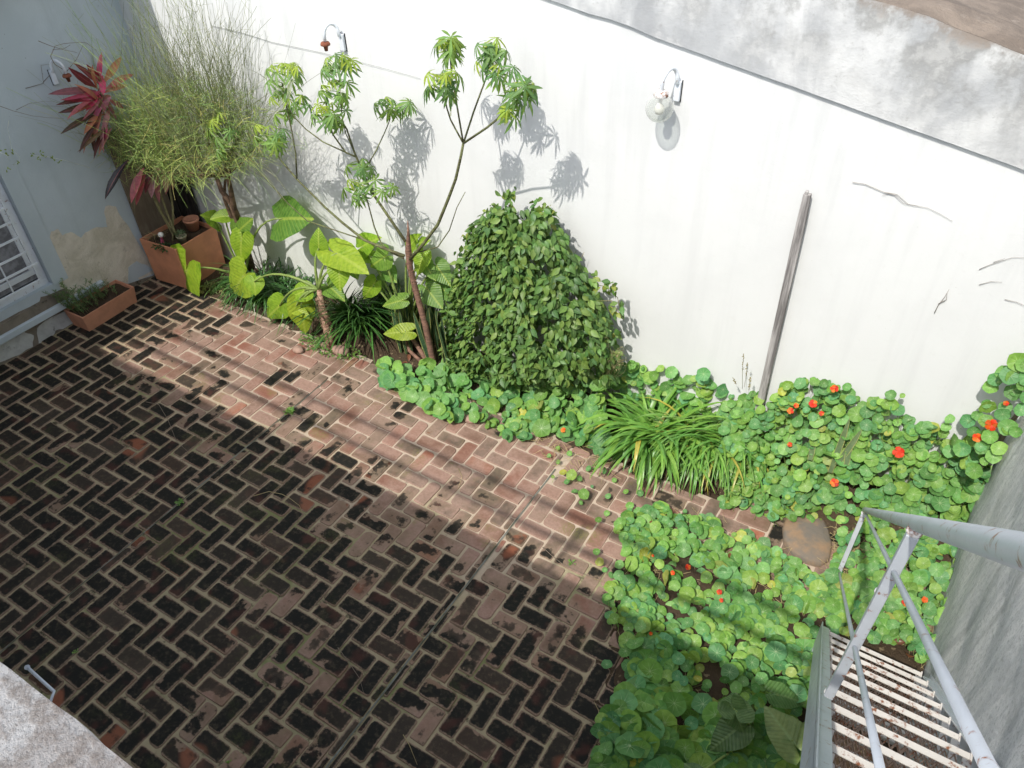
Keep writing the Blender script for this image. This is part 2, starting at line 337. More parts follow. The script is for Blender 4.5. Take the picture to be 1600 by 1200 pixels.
def mat_soil():
    n = NT('soil'); P = n.pos(); f = n.noise(P, 40, 6, .75); c = n.mix(f, (.035, .024, .016), (.12, .085, .055)); c = n.mix(n.step(n.noise(P, 18, 4), .62, .7), c, (.26, .20, .12))
    return n.princ(c, .95, 0, .1, n.bump(f, 1, .02))
def mat_bark(name, a, b, sc=60):
    n = NT(name); P = n.pos(); g = n.noise(P, 1, 5, .65, sc=(14, 14, sc)); h = n.noise(P, 9, 4); c = n.mix(n.step(g, .38, .62), a, b); c = n.mix(n.step(h, .5, .7, 0, .5), c, tuple(x * .5 for x in b))
    return n.princ(c, .8, 0, .2, n.bump(g, .8, .008))
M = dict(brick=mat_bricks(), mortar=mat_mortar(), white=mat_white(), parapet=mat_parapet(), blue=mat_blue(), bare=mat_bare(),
    plinth=mat_bare('old_plinth', (.24, .205, .16), (.15, .13, .105), (.05, .045, .035), .85), scrape=mat_bare('scraped_render', (.58, .58, .55), (.42, .42, .40), (.09, .085, .07), .8),
    grey=mat_grey(), ledge=mat_ledge(), soil=mat_soil(),
    roof=mat_bare('weathered_roof', (.25, .205, .165), (.17, .14, .115), (.36, .31, .26), .5),
    terra=simple('terracotta', (.62, .29, .18), .7, 6, .18, .2), terra2=simple('orange_terracotta', (.60, .265, .145), .65, 5, .2, .2),
    rail=mat_metal('grey_paint', (.44, .47, .50), .3, .38), railw=mat_metal('pale_grey_paint', (.60, .63, .67), .2, .3), tread=mat_metal('chipped_white_paint', (.58, .55, .50), .55, .6), mesh=mat_metal('rusty_mesh', (.30, .21, .15), .75, .8),
    wpaint=mat_metal('white_enamel', (.72, .76, .80), .1, .4), rust=simple('rusty_cap', (.26, .09, .05), .9, 30, .4, .5), capw=mat_metal('rust_spotted_white', (.75, .73, .70), 1.0, .6), dark=simple('dark_void', (.012, .012, .014), .4),
    wood=mat_wood('weathered_post_wood', (.43, .41, .395), (.14, .13, .125)), board=mat_wood('old_plywood', (.23, .185, .13), (.15, .115, .08), (8, 8, 2.0)), dboard=mat_wood('dark_plank', (.05, .042, .036), (.02, .018, .016)),
    stone=simple('flat_rock', (.27, .18, .11), .85, 7, .35, .6, c2=(.16, .14, .115), dist=.01), pebble=simple('pebble', (.38, .25, .19), .8, 14, .3, .4),
    cable=simple('cable', (.18, .19, .17), .6), twig=simple('dry_twig', (.24, .19, .145), .9, 40), palevine=simple('pale_dry_vine', (.36, .32, .28), .9, 40), straw=simple('dry_straw', (.50, .40, .20), .9, 30),
    black=simple('black_plastic', (.012, .012, .013), .35, 8, .1, .3), ball=simple('white_ball', (.82, .80, .72), .4, 5, .05, .05), pot=simple('ivory_pot', (.50, .45, .32), .6, 10), seam=simple('seam_filler', (.20, .205, .18), .9, 5, .4, .5, c2=(.07, .075, .045)),
    green=leafmat('green_leaf', 'mid'), earshade=leafmat('shaded_elephant_ear_leaf', 'ear', .2, .4, .35, (.22, .32, .12), .5), ear=leafmat('elephant_ear_leaf', 'ear', .35, .4, .35, (.44, .52, .10), .52), round=leafmat('nasturtium_leaf', 'round', .22, .5, .3, (.48, .60, .32), .62),  # second elephant ear copy has the shade put into its dimmer vein colour
    umb=leafmat('umbrella_leaflet', 'mid', .3, .5, .3, (.30, .40, .15), .5), blade=leafmat('strap_leaf', 'blade', .22, .35, .45, (.33, .45, .12), .45), dblade=leafmat('dark_strap_leaf', 'blade', .15, .3, .5, (.16, .26, .08), .3), snake=leafmat('banded_sword_leaf', 'snake', .05, .45, .35), shrub=leafmat('glossy_shrub_leaf', 'mid', .2, .46, .32, (.22, .32, .11), .4),
    needle=leafmat('green_twig', 'plain', .12, .6, .2), ti=leafmat('crimson_leaf', 'mid', .35, .35, .45, (.5, .12, .14), .5), petal=leafmat('petal', 'plain', .3, .5, .2),
    stalk=simple('green_stalk', (.22, .30, .08), .5, 20, .2, .2), stem=simple('pale_stem', (.28, .25, .12), .8, 30, .3), bark=mat_bark('brown_bark', (.30, .17, .12), (.17, .10, .075)), gbark=mat_bark('green_bark', (.17, .19, .08), (.10, .09, .05)), fib=mat_bark('fibrous_bark', (.42, .27, .19), (.15, .08, .05)), tbark=mat_bark('twisted_bark', (.19, .125, .08), (.08, .05, .035), 20))
gl = NT('globe_glass'); p_ = gl.n('ShaderNodeBsdfPrincipled'); p_.inputs['Base Color'].default_value = (.93, .93, .90, 1); p_.inputs['Roughness'].default_value = .12
tr = gl.n('ShaderNodeBsdfTransparent'); tr.inputs[0].default_value = (.80, .82, .80, 1); lw = gl.n('ShaderNodeLayerWeight'); lw.inputs[0].default_value = .35
mx = gl.n('ShaderNodeMixShader'); gl.L(gl.step(lw.outputs[1], 0, 1, .13, .6), mx.inputs[0]); gl.L(tr.outputs[0], mx.inputs[1]); gl.L(p_.outputs[0], mx.inputs[2]); gl.L(mx.outputs[0], gl.out.inputs[0]); M["globe"] = gl.mt
gg = NT('window_glass'); M['glass'] = gg.princ((.05, .055, .06), .08, 0, .6)
M['curtain'] = simple('net_curtain', (.30, .30, .32), .9, 14, .45, .6)
def var(c, a=.15, b=.1):
    k = 1 + R.uniform(-a, a); h = R.uniform(-b, b)
    return (c[0] * k * (1 + h), c[1] * k, c[2] * k * (1 - h))
def nz(x, y, s=1.0, o=0.0): return mnoise.noise(Vector((x * s + o, y * s, o * .7)))
#@@STRUCT
# ================================================================== setting
g = MB(); g.poly([(-200, -200, -.08), (200, -200, -.08), (200, 200, -.08), (-200, 200, -.08)]); tag(g.build('ground', M['soil']), kind='structure')
XE = XR - .004
mo = MB()
nx, ny = 120, 70
i0 = mo.add([(-8.2 + (XE + 8.2) * i / nx, -.3 + 4.78 * j / ny, -.006 + .003 * nz(i * .5, j * .5)) for j in range(ny + 1) for i in range(nx + 1)])
for j in range(ny):
    for i in range(nx): mo.face([i0 + j * (nx + 1) + i, i0 + j * (nx + 1) + i + 1, i0 + (j + 1) * (nx + 1) + i + 1, i0 + (j + 1) * (nx + 1) + i], None, (1, 1, 1), True)
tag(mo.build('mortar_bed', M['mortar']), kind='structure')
WU = 2.535 / 19; WV = WU * 1.0455
SE1, SE2 = -4.725, -2.19
def sections():
    yield (XB + .01, SE1 - .012, SE1, .0, .0, 1)
    yield (SE1 + .010, SE2 - .014, SE2, .45, .25, 0)
    yield (SE2 + .014, XE, SE2, .6, -.17, 3)
br = MB()
def clip_rect(x0, x1, lo, hi): return max(x0, lo), min(x1, hi)
BED_Y = 4.43
for lo, hi, org, uo, vo, o4 in sections():
    ilo = int((lo - org) / WU) - 3; ihi = int((hi - org) / WU) + 3
    for i in range(ilo, ihi):
        for j in range(-3, 36):
            k = (i - j + o4) % 4
            if k == 0: cx0, cy0, lx, ly = i, j, 2, 1
            elif k == 3: cx0, cy0, lx, ly = i, j, 1, 2
            else: continue
            x0 = org + (cx0 - uo) * WU; x1 = x0 + lx * WU; y0 = (cy0 - vo) * WV; y1 = y0 + ly * WV
            m = .0070 + R.uniform(-.0015, .0045)
            fx0, fx1, fy0, fy1 = x0 + m, x1 - m, y0 + m, y1 - m
            ylim = BED_Y + (.0 if x0 < -1 else .2)
            a0, a1 = clip_rect(fx0, fx1, lo, hi); b0, b1 = clip_rect(fy0, fy1, -.25, ylim)
            if a1 - a0 < .03 or b1 - b0 < .03: continue
            cx, cy = (a0 + a1) / 2, (b0 + b1) / 2; hx, hy = (a1 - a0) / 2, (b1 - b0) / 2
            an = R.gauss(0, .017); zz = R.uniform(-.0035, .0035); t1, t2 = R.gauss(0, .013), R.gauss(0, .013)
            jx, jy = R.gauss(0, .0028), R.gauss(0, .0028); rc = min(.016, hx * .5, hy * .5)
            col = (R.random(), R.random(), R.random()); ring = []
            for sx, sy in ((1, 1), (-1, 1), (-1, -1), (1, -1)):
                r_ = rc * R.uniform(.3, 1.6)
                
                if R.random() < .07: r_ = min(.035, hx * .8, hy * .8)
                pts = [(hx, hy - r_), (hx - r_ * .35, hy - r_ * .35), (hx - r_, hy)]
                if sx * sy < 0: pts = pts[::-1]
                for q in pts: ring.append((q[0] * sx + R.gauss(0, .0012), q[1] * sy + R.gauss(0, .0012)))
            ca, sa = math.cos(an), math.sin(an)
            def W3(x, y, z): return (cx + jx + x * ca - y * sa, cy + jy + x * sa + y * ca, z + zz + t1 * x + t2 * y)
            full = (fx0, fx1, fy0, fy1)
            def UV(x, y):
                wx, wy = cx + x, cy + y; u = (wx - full[0]) / (full[1] - full[0]); v = (wy - full[2]) / (full[3] - full[2])
                return (u, v) if lx == 2 else (v, u)
            n0 = br.add([W3(x * .97, y * .95, .004) for x, y in ring]); n1 = br.add([W3(x, y, .0005) for x, y in ring]); n2 = br.add([W3(x * 1.03, y * 1.05, -.02) for x, y in ring])
            K = len(ring); br.face([n0 + q for q in range(K)], [UV(x * .97, y * .95) for x, y in ring], col)
            for q in range(K):
                q2 = (q + 1) % K
                br.face((n1 + q, n1 + q2, n0 + q2, n0 + q), [UV(*ring[q]), UV(*ring[q2]), UV(*ring[q2]), UV(*ring[q])], col, True)
                br.face((n2 + q, n2 + q2, n1 + q2, n1 + q), [(0, 0)] * 4, col, True)
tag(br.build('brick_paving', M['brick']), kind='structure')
sm = MB()
for xs, y1, wd in ((SE1, 4.0, .013), (SE2, 4.1, .016)):
    P_ = []; K = 60
    for i in range(K + 1):
        y = -.25 + (y1 + .25) * i / K; o = .004 * nz(y, xs, 3); ww = wd * (.75 + .5 * abs(nz(y, xs, 6, 4)))
        P_.append((xs + o - ww * .45, xs + o + ww * .45, y))
    n0 = sm.add([q for a, b, y in P_ for q in ((a, y, .003), (b, y, .003))])
    for i in range(K): sm.face((n0 + 2*i, n0 + 2*i + 1, n0 + 2*i + 3, n0 + 2*i + 2))
tag(sm.build('paving_seam', M['seam']), kind='structure')
# planted bed: soil that rises towards the wall, rough edge
def bedline(x):
    return BED_Y + (.0 if x < -1 else .16) + .03 * nz(x, 0, 2.5)
def soilz(x, y):
    t = max(0, min(1, (y - bedline(x)) / .5)); hgt = .05 + (.0 if x < -1.8 else .20 * min(1, (x + 1.8) / 1.5))
    return -.012 + hgt * (t * (2 - t)) + .02 * nz(x, y, 6)
def grid(name, mat, x0, x1, fy0, y1, zf, nx, ny):
    b = MB(); n0 = b.add([(x, fy0(x) + (y1 - fy0(x)) * j / ny, zf(x, fy0(x) + (y1 - fy0(x)) * j / ny)) for j in range(ny + 1) for x in [x0 + (x1 - x0) * i / nx for i in range(nx + 1)]])
    for j in range(ny):
        for i in range(nx): b.face([n0 + j*(nx+1)+i, n0 + j*(nx+1)+i+1, n0 + (j+1)*(nx+1)+i+1, n0 + (j+1)*(nx+1)+i], None, (1, 1, 1), True)
    return b.build(name, mat)
tag(grid('garden_bed', M['soil'], XB + .02, XR - .005, lambda x: bedline(x) - .03, YW + .02, soilz, 150, 12), kind='structure')
# second bed at the foot of the stairs
def lowz(x, y):
    e = min((x + 1.05 + (y - 2.6) * .35) / .5, (4.05 - y - (x + 1) * .0) / .4, 1.0)
    return -.015 + .07 * max(-.2, e) + .02 * nz(x, y, 7)
tag(grid('lower_garden_bed', M['soil'], -1.6, XR - .005, lambda x: .4, 4.1, lowz, 50, 60), kind='structure')
# ================================================================== walls
def groovez(x): return 3.47 - .1695 * (x + 2.8)        # line where the stained render starts
def topz(x): return 3.725 - .215 * (x + .715) + .018 * nz(x, 2, 3.1) + .010 * nz(x, 5, 11)
wl = thing('white_wall', 'tall white rendered boundary wall behind the planted bed', 'wall')
b = MB(); xs = [-8.3 + (9.6) * i / 60 for i in range(61)]; rows = 24
def wallgrid(b, f0, f1, Y, rows, amp=.004):
    n0 = b.add([(x, Y + amp * nz(x, f0(x) + (f1(x) - f0(x)) * j / rows, 1.3), f0(x) + (f1(x) - f0(x)) * j / rows) for j in range(rows + 1) for x in xs])
    K = len(xs)
    for j in range(rows):
        for i in range(K - 1): b.face([n0 + j*K + i, n0 + j*K + i + 1, n0 + (j+1)*K + i + 1, n0 + (j+1)*K + i], None, (1, 1, 1), True)
wallgrid(b, lambda x: -.1, lambda x: groovez(x) + .02, YW, rows)
b.poly([(-8.3, YW + .3, -.1), (1.3, YW + .3, -.1), (1.3, YW + .3, 3.0), (-8.3, YW + .3, 4.3)])
b.build('lower_render', M['white'], wl)
b = MB()
def gz(x): return groovez(x) + .006 * nz(x, 1, 4) + (.012 if -2.42 < x < -2.2 else 0) 
wallgrid(b, gz, topz, YW - .028, 12, .012)
for i in range(60):
    x0, x1 = xs[i], xs[i + 1]
    b.poly([(x0, YW - .028, gz(x0)), (x0, YW + .06, gz(x0)), (x1, YW + .06, gz(x1)), (x1, YW - .028, gz(x1))])
b.build('stained_upper_band', M['parapet'], wl)
b = MB(); n0 = 0
for i in range(60):
    x0, x1 = xs[i], xs[i + 1]
    for k in range(8):
        def Q(x, k): t = k / 8; return (x, YW - .03 + .45 * t, topz(x) + .03 * math.sin(t * 3) + .02 * nz(x, t, 5) * (1 if k else 0))
        b.poly([Q(x0, k), Q(x1, k), Q(x1, k + 1), Q(x0, k + 1)], None, (1, 1, 1), True)
b.build('wall_cap', M['roof'], wl)
nr_ = MB(); nr_.poly([(-9, YW + .40, topz(-9) - .02), (4, YW + .40, topz(4) - .02), (4, 30, topz(4) - .6), (-9, 30, topz(-9) - .6)])
tag(nr_.build('neighbour_roof', M['roof']), 'rough brown neighbouring roof beyond the top of the white wall', 'roof')
# blue house wall -----------------------------------------------------
bw = thing('blue_house', 'blue grey rendered house front with a barred window and peeling paint', 'house')
WIN = dict(y0=1.6, y1=3.235, z0=.62, z1=2.0)
b = MB(); X = XB
wy1, wz0, wz1 = 3.31, .515, 2.0
def bq(y0, y1, z0, z1, x=X):
    ny = max(1, int((y1 - y0) / .25)); nz_ = max(1, int((z1 - z0) / .25))
    for j in range(nz_):
        for i in range(ny):
            a0, a1 = y0 + (y1 - y0) * i / ny, y0 + (y1 - y0) * (i + 1) / ny; c0, c1 = z0 + (z1 - z0) * j / nz_, z0 + (z1 - z0) * (j + 1) / nz_
            b.poly([(x, a0, c0), (x, a1, c0), (x, a1, c1), (x, a0, c1)])
bq(wy1, YW + .02, -.05, 4.2); bq(1.5, wy1, -.05, wz0); bq(1.5, wy1, wz1, 4.2); bq(-.2, 1.5, -.05, 4.2)
b.poly([(X, wy1, wz0), (X, wy1, wz1), (X - .16, wy1, wz1), (X - .16, wy1, wz0)]); b.poly([(X, 1.5, wz0), (X - .16, 1.5, wz0), (X - .16, wy1, wz0), (X, wy1, wz0)])
b.poly([(X, 1.5, wz1), (X, wy1, wz1), (X - .16, wy1, wz1), (X - .16, 1.5, wz1)])
b.box((X, wy1, wz0 - .02), (X + .012, wy1 + .17, 2.1))             # raised band round the window
b.build('wall', M['blue'], bw)
b = MB(); b.box((X - .4, -.3, 3.42), (X + .48, YW + .0, 3.62)); b.build('eave', M['white'], bw)
b = MB(); b.box((X, 1.0, .235), (X + .075, 3.42, .305)); b.build('sill_ledge', M['blue'], bw, .006)
b = MB(); b.box((X, 3.43, .225), (X + .05, 3.80, .29)); b.build('plinth_ledge', M['blue'], bw, .006)
def slab(name, mat, pts, th, parent, jag=.012, sub=6):
    """thin irregular patch on the blue wall: pts are (y, z)"""
    o = []
    for i, p in enumerate(pts):
        q = pts[(i + 1) % len(pts)]
        for k in range(sub):
            t = k / sub; y = p[0] + (q[0] - p[0]) * t; z = p[1] + (q[1] - p[1]) * t
            o.append((y + jag * nz(y, z, 14, 1), z + jag * 1.4 * nz(y, z, 16, 5)))
    b = MB(); K = len(o); n0 = b.add([(XB + th, y, z) for y, z in o]); n1 = b.add([(XB - .002, y, z) for y, z in o])
    b.face([n0 + k for k in range(K)])
    for k in range(K): b.face((n1 + k, n1 + (k + 1) % K, n0 + (k + 1) % K, n0 + k))
    o_ = b.build(name, mat, parent); return o_
def yz(px, py): p = WX(px, py, XB); return (p.y, p.z)
slab('bare_plaster', M['bare'], [yz(*q) for q in ((80, 362), (92, 358), (97, 368), (110, 362), (128, 372), (134, 363), (150, 355), (168, 354), (163, 330), (165, 322), (180, 322), (190, 340), (200, 352), (243, 426), (215, 438), (180, 455), (125, 478), (98, 462), (93, 446), (88, 430), (80, 424), (73, 392))], .003, bw)
slab('scraped_plinth', M['plinth'], [yz(*q) for q in ((-40, 522), (62, 472), (64, 465), (100, 450), (118, 470), (240, 430), (241, 420), (244, 428), (120, 505), (-40, 592))], .012, bw, .01)
slab('paint_flake', M['scrape'], [yz(*q) for q in ((-5, 512), (30, 506), (38, 520), (52, 524), (50, 540), (28, 552), (-5, 568))], .017, bw, .015)
slab('paint_flake', M['scrape'], [yz(*q) for q in ((57, 512), (75, 497), (100, 486), (118, 492), (117, 504), (85, 516), (83, 524), (60, 537))], .017, bw, .012)
slab('paint_flake', M['blue'], [yz(*q) for q in ((88, 430), (97, 418), (101, 424), (94, 434))], .006, bw, .004, 3)
slab('paint_flake', M['blue'], [yz(*q) for q in ((200, 418), (213, 408), (228, 414), (238, 422), (215, 434), (222, 444), (200, 446))], .006, bw, .008, 4)
slab('rough_sill', M['plinth'], [(1.0, .40), (3.25, .40), (3.36, .325), (3.40, .305), (1.0, .305)], .03, bw, .008)
# window: frame, glass, curtain and the white security grille in front of it
xf = XB - .10
wf = MB()
for y0, y1, z0, z1 in ((1.55, wy1 - .005, wz0, wz0 + .07), (1.55, wy1 - .005, wz1 - .06, wz1 - .004), (wy1 - .075, wy1 - .005, wz0 + .07, wz1 - .06), (2.42, 2.50, wz0 + .07, wz1 - .06)): wf.box((xf, y0, z0), (xf + .05, y1, z1))
wf.box((xf, 2.50, .66), (xf + .03, wy1 - .075, .72)); wf.box((xf - .005, wy1 - .125, .72), (xf + .028, wy1 - .077, wz1 - .065))
fr = wf.build('window_frame', M['wpaint'], bw, .004)
b = MB(); b.poly([(xf + .012, 1.5, wz0 + .05), (xf + .012, wy1 - .05, wz0 + .05), (xf + .012, wy1 - .05, wz1), (xf + .012, 1.5, wz1)]); b.build('window_pane', M['glass'], fr)
b = MB(); n0 = 0
for i in range(40):
    y0, y1 = 1.6 + i * .041, 1.6 + (i + 1) * .041; f = lambda y: xf + .0145 + .0010 * math.sin(y * 60)
    b.poly([(f(y0), y0, wz0 + .09), (f(y1), y1, wz0 + .09), (f(y1), y1, wz1), (f(y0), y0, wz1)], None, (1, 1, 1), True)
b.build('curtain', M['curtain'], fr)
gr = MB(); xg = XB + .055
gy = WX(62, 437, xg).y; gz0 = WX(62, 437, xg).z
gr.bar((xg, gy, gz0), (xg, gy, 2.0), .012, .02, (1, 0, 0))
gr.bar((xg, 1.5, gz0), (xg, gy, gz0), .02, .014)
for px, py in ((10.6, 323), (19, 345.6), (31, 369), (42.5, 392), (56, 411)):
    z = WX(px, py, xg).z; gr.bar((xg + .006, 1.5, z), (xg + .006, gy + (.05 if (px, py) in ((56, 411),) else .0), z), .018, .018)
zb = WX(19, 334, xg).z; gr.bar((xg, gy, zb), (xg - .06, gy + .03, zb), .015, .015)
y2 = WX(20, 455, xg).y
for q in (y2, y2 - .25, y2 - .5): gr.bar((xg, q, gz0), (xg, q, 2.0), .012, .016, (1, 0, 0))
gr.build('window_grille', M['wpaint'], bw)
b = MB(); pts = [Vector((XB + .004, 3.95, z)) for z in (2.6, 3.0)]
# grey wall on the right -----------------------------------------------
b = MB(); ys = 46; zs = 40
n0 = b.add([(XR + .018 * nz(i * .11, j * .1, 3) + .01 * nz(i * .1, j * .1, 9), -1.2 + 6.4 * i / ys, -.05 + 5.2 * j / zs) for j in range(zs + 1) for i in range(ys + 1)])
for j in range(zs):
    for i in range(ys): b.face([n0 + j*(ys+1) + i, n0 + (j+1)*(ys+1) + i, n0 + (j+1)*(ys+1) + i + 1, n0 + j*(ys+1) + i + 1], None, (1, 1, 1), True)
b.box((XR + .05, -1.2, -.05), (XR + .3, YW + .1, 5.15))
tag(b.build('concrete_wall', M['grey']), 'rough grey streaked concrete wall beside the metal stairs', 'wall')
# terrace the picture is taken from --------------------------------------
te = thing('terrace', 'rough pale concrete terrace edge overlooking the courtyard', 'terrace')
b = MB(); K = 160; n0 = b.add([p for i in range(K + 1) for x in [-9 + 9.1 * i / K] for p in ((x, -3.0, 3.797), (x, .125 + .006 * nz(x, 0, 9) + .003 * nz(x, 3, 30), 3.795), (x, .13 + .008 * nz(x, 0, 9), 3.74), (x, .10, 3.62), (x, -.1, 3.60))])
for i in range(K):
    for k in range(4): a = n0 + i * 5 + k; b.face((a, a + 1, a + 6, a + 5), None, (1, 1, 1), True)
b.build('slab', M['ledge'], te)
b = MB(); b.box((-9, -3, -.05), (XR, -.1, 3.62)); b.build('supporting_wall', M['white'], te)
b = MB()
for z in (4.50, 4.84): b.tube([(-7.6, -.15, z), (.12, -.15, z)], .024, 8)
rl = b.build('railing', M['rail'], te)
for x in (-7.55, -4.88, -1.93, -.02):
    b = MB(); b.bar((x, -.15, 3.78), (x, -.15, 4.84), .045, .03, (1, 0, 0)); b.build('rail_post', M['rail'], te)
b = MB(); q0 = FL(43, 1043, 3.55); q1 = FL(88, 1084, 3.55)
b.tube([q0, q0.lerp(q1, .92), q1 + Vector((.004, -.015, 0)), (q1.x, .10, 3.55), (q1.x, .0, 3.56)], .0032, 8); b.tube([q0 + Vector((-.004, 0, -.003)), q0 + Vector((.002, 0, .003))], .0052, 8); b.build('wall_bracket', M['rail'], te)
# ================================================================== metal stairs
XS = .1725                                                # outer face of the left stringer
st = thing('metal_stairs', 'steep grey and white metal stairs with rusty mesh treads against the concrete wall', 'stairs')
def sline(y): return .446 + (3.40 - y) * 1.09           # top of the stringer
a = Vector((XS + .02, 3.42, sline(3.42))); e = Vector((XS + .02, .10, sline(.10)))
b = MB()
for (o, wd, ht, dz) in ((.0, .006, .16, -.085), (.022, .05, .008, 0.0)):
    b.bar(a + Vector((o - .02, 0, dz)), e + Vector((o - .02, 0, dz)), wd, ht)
b.bar((XS + .028, 3.41, -.0), (XS + .028, 3.41, sline(3.42) - .02), .05, .05, (1, 0, 0))
b.build('stringer', M['rail'], st, .002)
b = MB(); b.bar((XR - .035, 3.42, sline(3.42) - .05), (XR - .035, .12, sline(.12) - .05), .045, .01); b.bar((XR - .012, 3.42, sline(3.42) - .11), (XR - .012, .12, sline(.12) - .11), .006, .14)
b.bar((XR - .035, 3.40, -.0), (XR - .035, 3.40, sline(3.42) - .08), .04, .04, (1, 0, 0)); b.build('stringer', M['railw'], st, .002)
xa, xb = XS + .055, XR - .06
for i in range(14):
    y = 3.46 - .218 * i; z = .33 + .232 * i
    if y < .25: break
    b = MB(); dy = .235
    b.bar((xa, y, z), (xb, y, z), .028, .005); b.bar((xa, y + .0105, z - .014), (xb, y + .0105, z - .014), .004, .026)
    b.bar((xa, y - dy, z), (xb, y - dy, z), .018, .005); b.bar((xa, y - dy - .008, z - .012), (xb, y - dy - .008, z - .012), .004, .022)
    for x in (xa + .016, xb - .014): b.bar((x, y - .02, z + .002), (x, y - dy + .012, z + .002), .032, .006)
    for x in (xa + .002, xb - .0): b.hexa([(x - .004, y + .02, z - .06), (x + .004, y + .02, z - .06), (x + .004, y - dy, z - .03), (x - .004, y - dy, z - .03), (x - .004, y + .02, z + .01), (x + .004, y + .02, z + .01), (x + .004, y - dy, z + .006), (x - .004, y - dy, z + .006)])
    tr_ = b.build('tread', M['tread'], st)
    b = MB(); nx_ = 15; w0 = (xb - xa - .05) / nx_; rows_ = 6; rh = (dy - .02) / rows_
    for r_ in range(rows_):
        for k in range(nx_):
            x0 = xa + .03 + k * w0 + (w0 / 2 if r_ % 2 else 0); y0 = y - .012 - r_ * rh
            bend = -.012 + .02 * nz(x0, y0, 9)
            for s_ in (-1, 1):
                p0 = (x0, y0, z - .006 + bend + R.uniform(-.003, .003)); p1 = (x0 + s_ * w0 / 2, y0 - rh, z - .006 + bend + R.uniform(-.003, .003)); b.bar(p0, p1, .0045, .004)
    b.build('mesh_panel', M['mesh'], tr_)
# handrail (all in the plane of the left stringer)
xh = XS
def HX(px, py): return WX(px, py, xh)
top1 = HX(1352, 797); p2t = HX(1428, 832); far = HX(1600, 862)
dtop = far - top1
b = MB(); tp0 = top1 - dtop * .006; K = 10
b.tube([tp0 + dtop * (k / K * 1.16) for k in range(K + 1)], .0195, 16); b.build('handrail', M['rail'], st)
def pst(top, bot, wd=.038):
    b = MB(); b.bar(top, bot, wd, .03, (1, 0, 0)); return b.build('post', M['railw'], st, .002)
y1 = top1.y - .02
pst(Vector((xh, y1, top1.z - .01)), Vector((xh + .0, y1, .0)))
y2_ = 1.53
b_ = MB(); b_.bar(HX(1296, 1084), p2t, .034, .028, (1, 0, 0)); b_.build('post', M['rail'], st, .002)
mB0 = HX(1331, 857); mB1 = HX(1545, 1200); mC0 = HX(1306, 908); mC1 = HX(1375, 1200)
for p0, p1 in ((mB0, mB1), (mC0, mC1)):
    b = MB(); p0 = Vector((xh + .0, y1, p0.z)); p1 = Vector((xh + .0, p1.y, p1.z)); dd = p1 - p0
    b.tube([p0 + dd * (k / 8 * 1.03) for k in range(9)], .0072, 12); b.build('middle_rail', M['rail'], st)
def bead(c, r): 
    b = MB(); c = Vector(c); b.lathe(c, [(r * math.sin(math.pi * k / 6) + 1e-4, r * math.cos(math.pi * k / 6) * .7) for k in range(7)], 10); b.build('weld_bead', M['capw'], st)
for px, py in ((1331, 857), (1306, 908)): bead(Vector((xh, y1, HX(px, py).z)), .016)
for px, py in ((1376, 926), (1333, 1010)):
    q = HX(px, py); bead(Vector((xh, q.y, q.z)), .0165)
bead(Vector((xh, p2t.y, p2t.z + .004)), .019); bead(Vector((xh, y1, top1.z - .012)), .02); q = HX(1296, 1084); bead(q + Vector((0, 0, .004)), .018)
# ================================================================== wooden post, cable, twigs
b = MB(); p0 = WY(1186, 640, YW - .05); p1 = WY(1262, 303, YW - .06)
q = FL(1186, 640, 0); dirp = (p1 - p0).normalized(); base = p0 - dirp * (p0.z / dirp.z)
n0 = None; K = 14; wd_ = .058
for k in range(K + 1):
    c = base + (p1 - base) * (k / K); ww = wd_ * (1 + .12 * nz(k * .7, 1, 1)) * (1 if k < K else .85)
    ring = [c + Vector((-ww / 2, -.022, 0)), c + Vector((ww / 2, -.022 + .004 * nz(k, 3), 0)), c + Vector((ww / 2, .022, 0)), c + Vector((-ww / 2, .022, 0))]
    n1 = b.add(ring)
    if n0 is not None:
        for i in range(4): b.face((n0 + i, n0 + (i + 1) % 4, n1 + (i + 1) % 4, n1 + i))
    n0 = n1
b.face([n0 + i for i in range(4)]); b.box((p1.x - .016, p1.y - .02, p1.z), (p1.x + .002, p1.y + .01, p1.z + .022))
tag(b.build('wooden_post', M['wood'], None, .003), 'weathered grey timber post leaning against the white wall', 'post')
def wallpts(l, Y): return [WY(x, y, Y) for x, y in l]
def tubes(name, mat, lines, label, cat, r=.003, n=4, group=None):
    b = MB()
    for l, rr in lines: b.tube(l, [rr * (1 - .6 * i / max(1, len(l) - 1)) for i in range(len(l))], n)
    return tag(b.build(name, mat), label, cat, group)
tubes('wall_cable', M['cable'], [(wallpts([(330, 40), (380, 52), (424, 66), (500, 82), (545, 93), (600, 107), (657, 123)], YW - .012), .002)], 'thin dark cable running along the white wall behind the umbrella tree', 'cable')
tubes('dry_vine', M['palevine'], [(wallpts([(1332, 285), (1352, 288), (1380, 300), (1402, 304), (1420, 320), (1450, 325), (1470, 335), (1488, 346)], YW - .01), .0020), (wallpts([(1380, 300), (1398, 305), (1412, 318), (1435, 322)], YW - .012), .002), (wallpts([(1402, 304), (1390, 302), (1378, 306)], YW - .012), .002)], 'long dry vine stem clinging to the bare white wall', 'vine')
tubes('dry_vine', M['palevine'], [(wallpts([(1460, 489), (1466, 477), (1476, 464), (1483, 452)], YW - .01), .0035), (wallpts([(1466, 475), (1479, 468), (1480, 458)], YW - .012), .003)], 'short dark dry stem stuck upright on the white wall', 'vine')
tubes('dry_vine', M['palevine'], [(wallpts([(1530, 421), (1546, 414), (1562, 409), (1582, 402), (1606, 403)], YW - .01), .002), (wallpts([(1552, 410), (1570, 404)], YW - .011), .002), (wallpts([(1570, 468), (1588, 472), (1606, 480)], YW - .01), .002), (wallpts([(1530, 445), (1548, 440), (1566, 441)], YW - .01), .002)], 'forked dry stems on the white wall near its right end', 'vine')
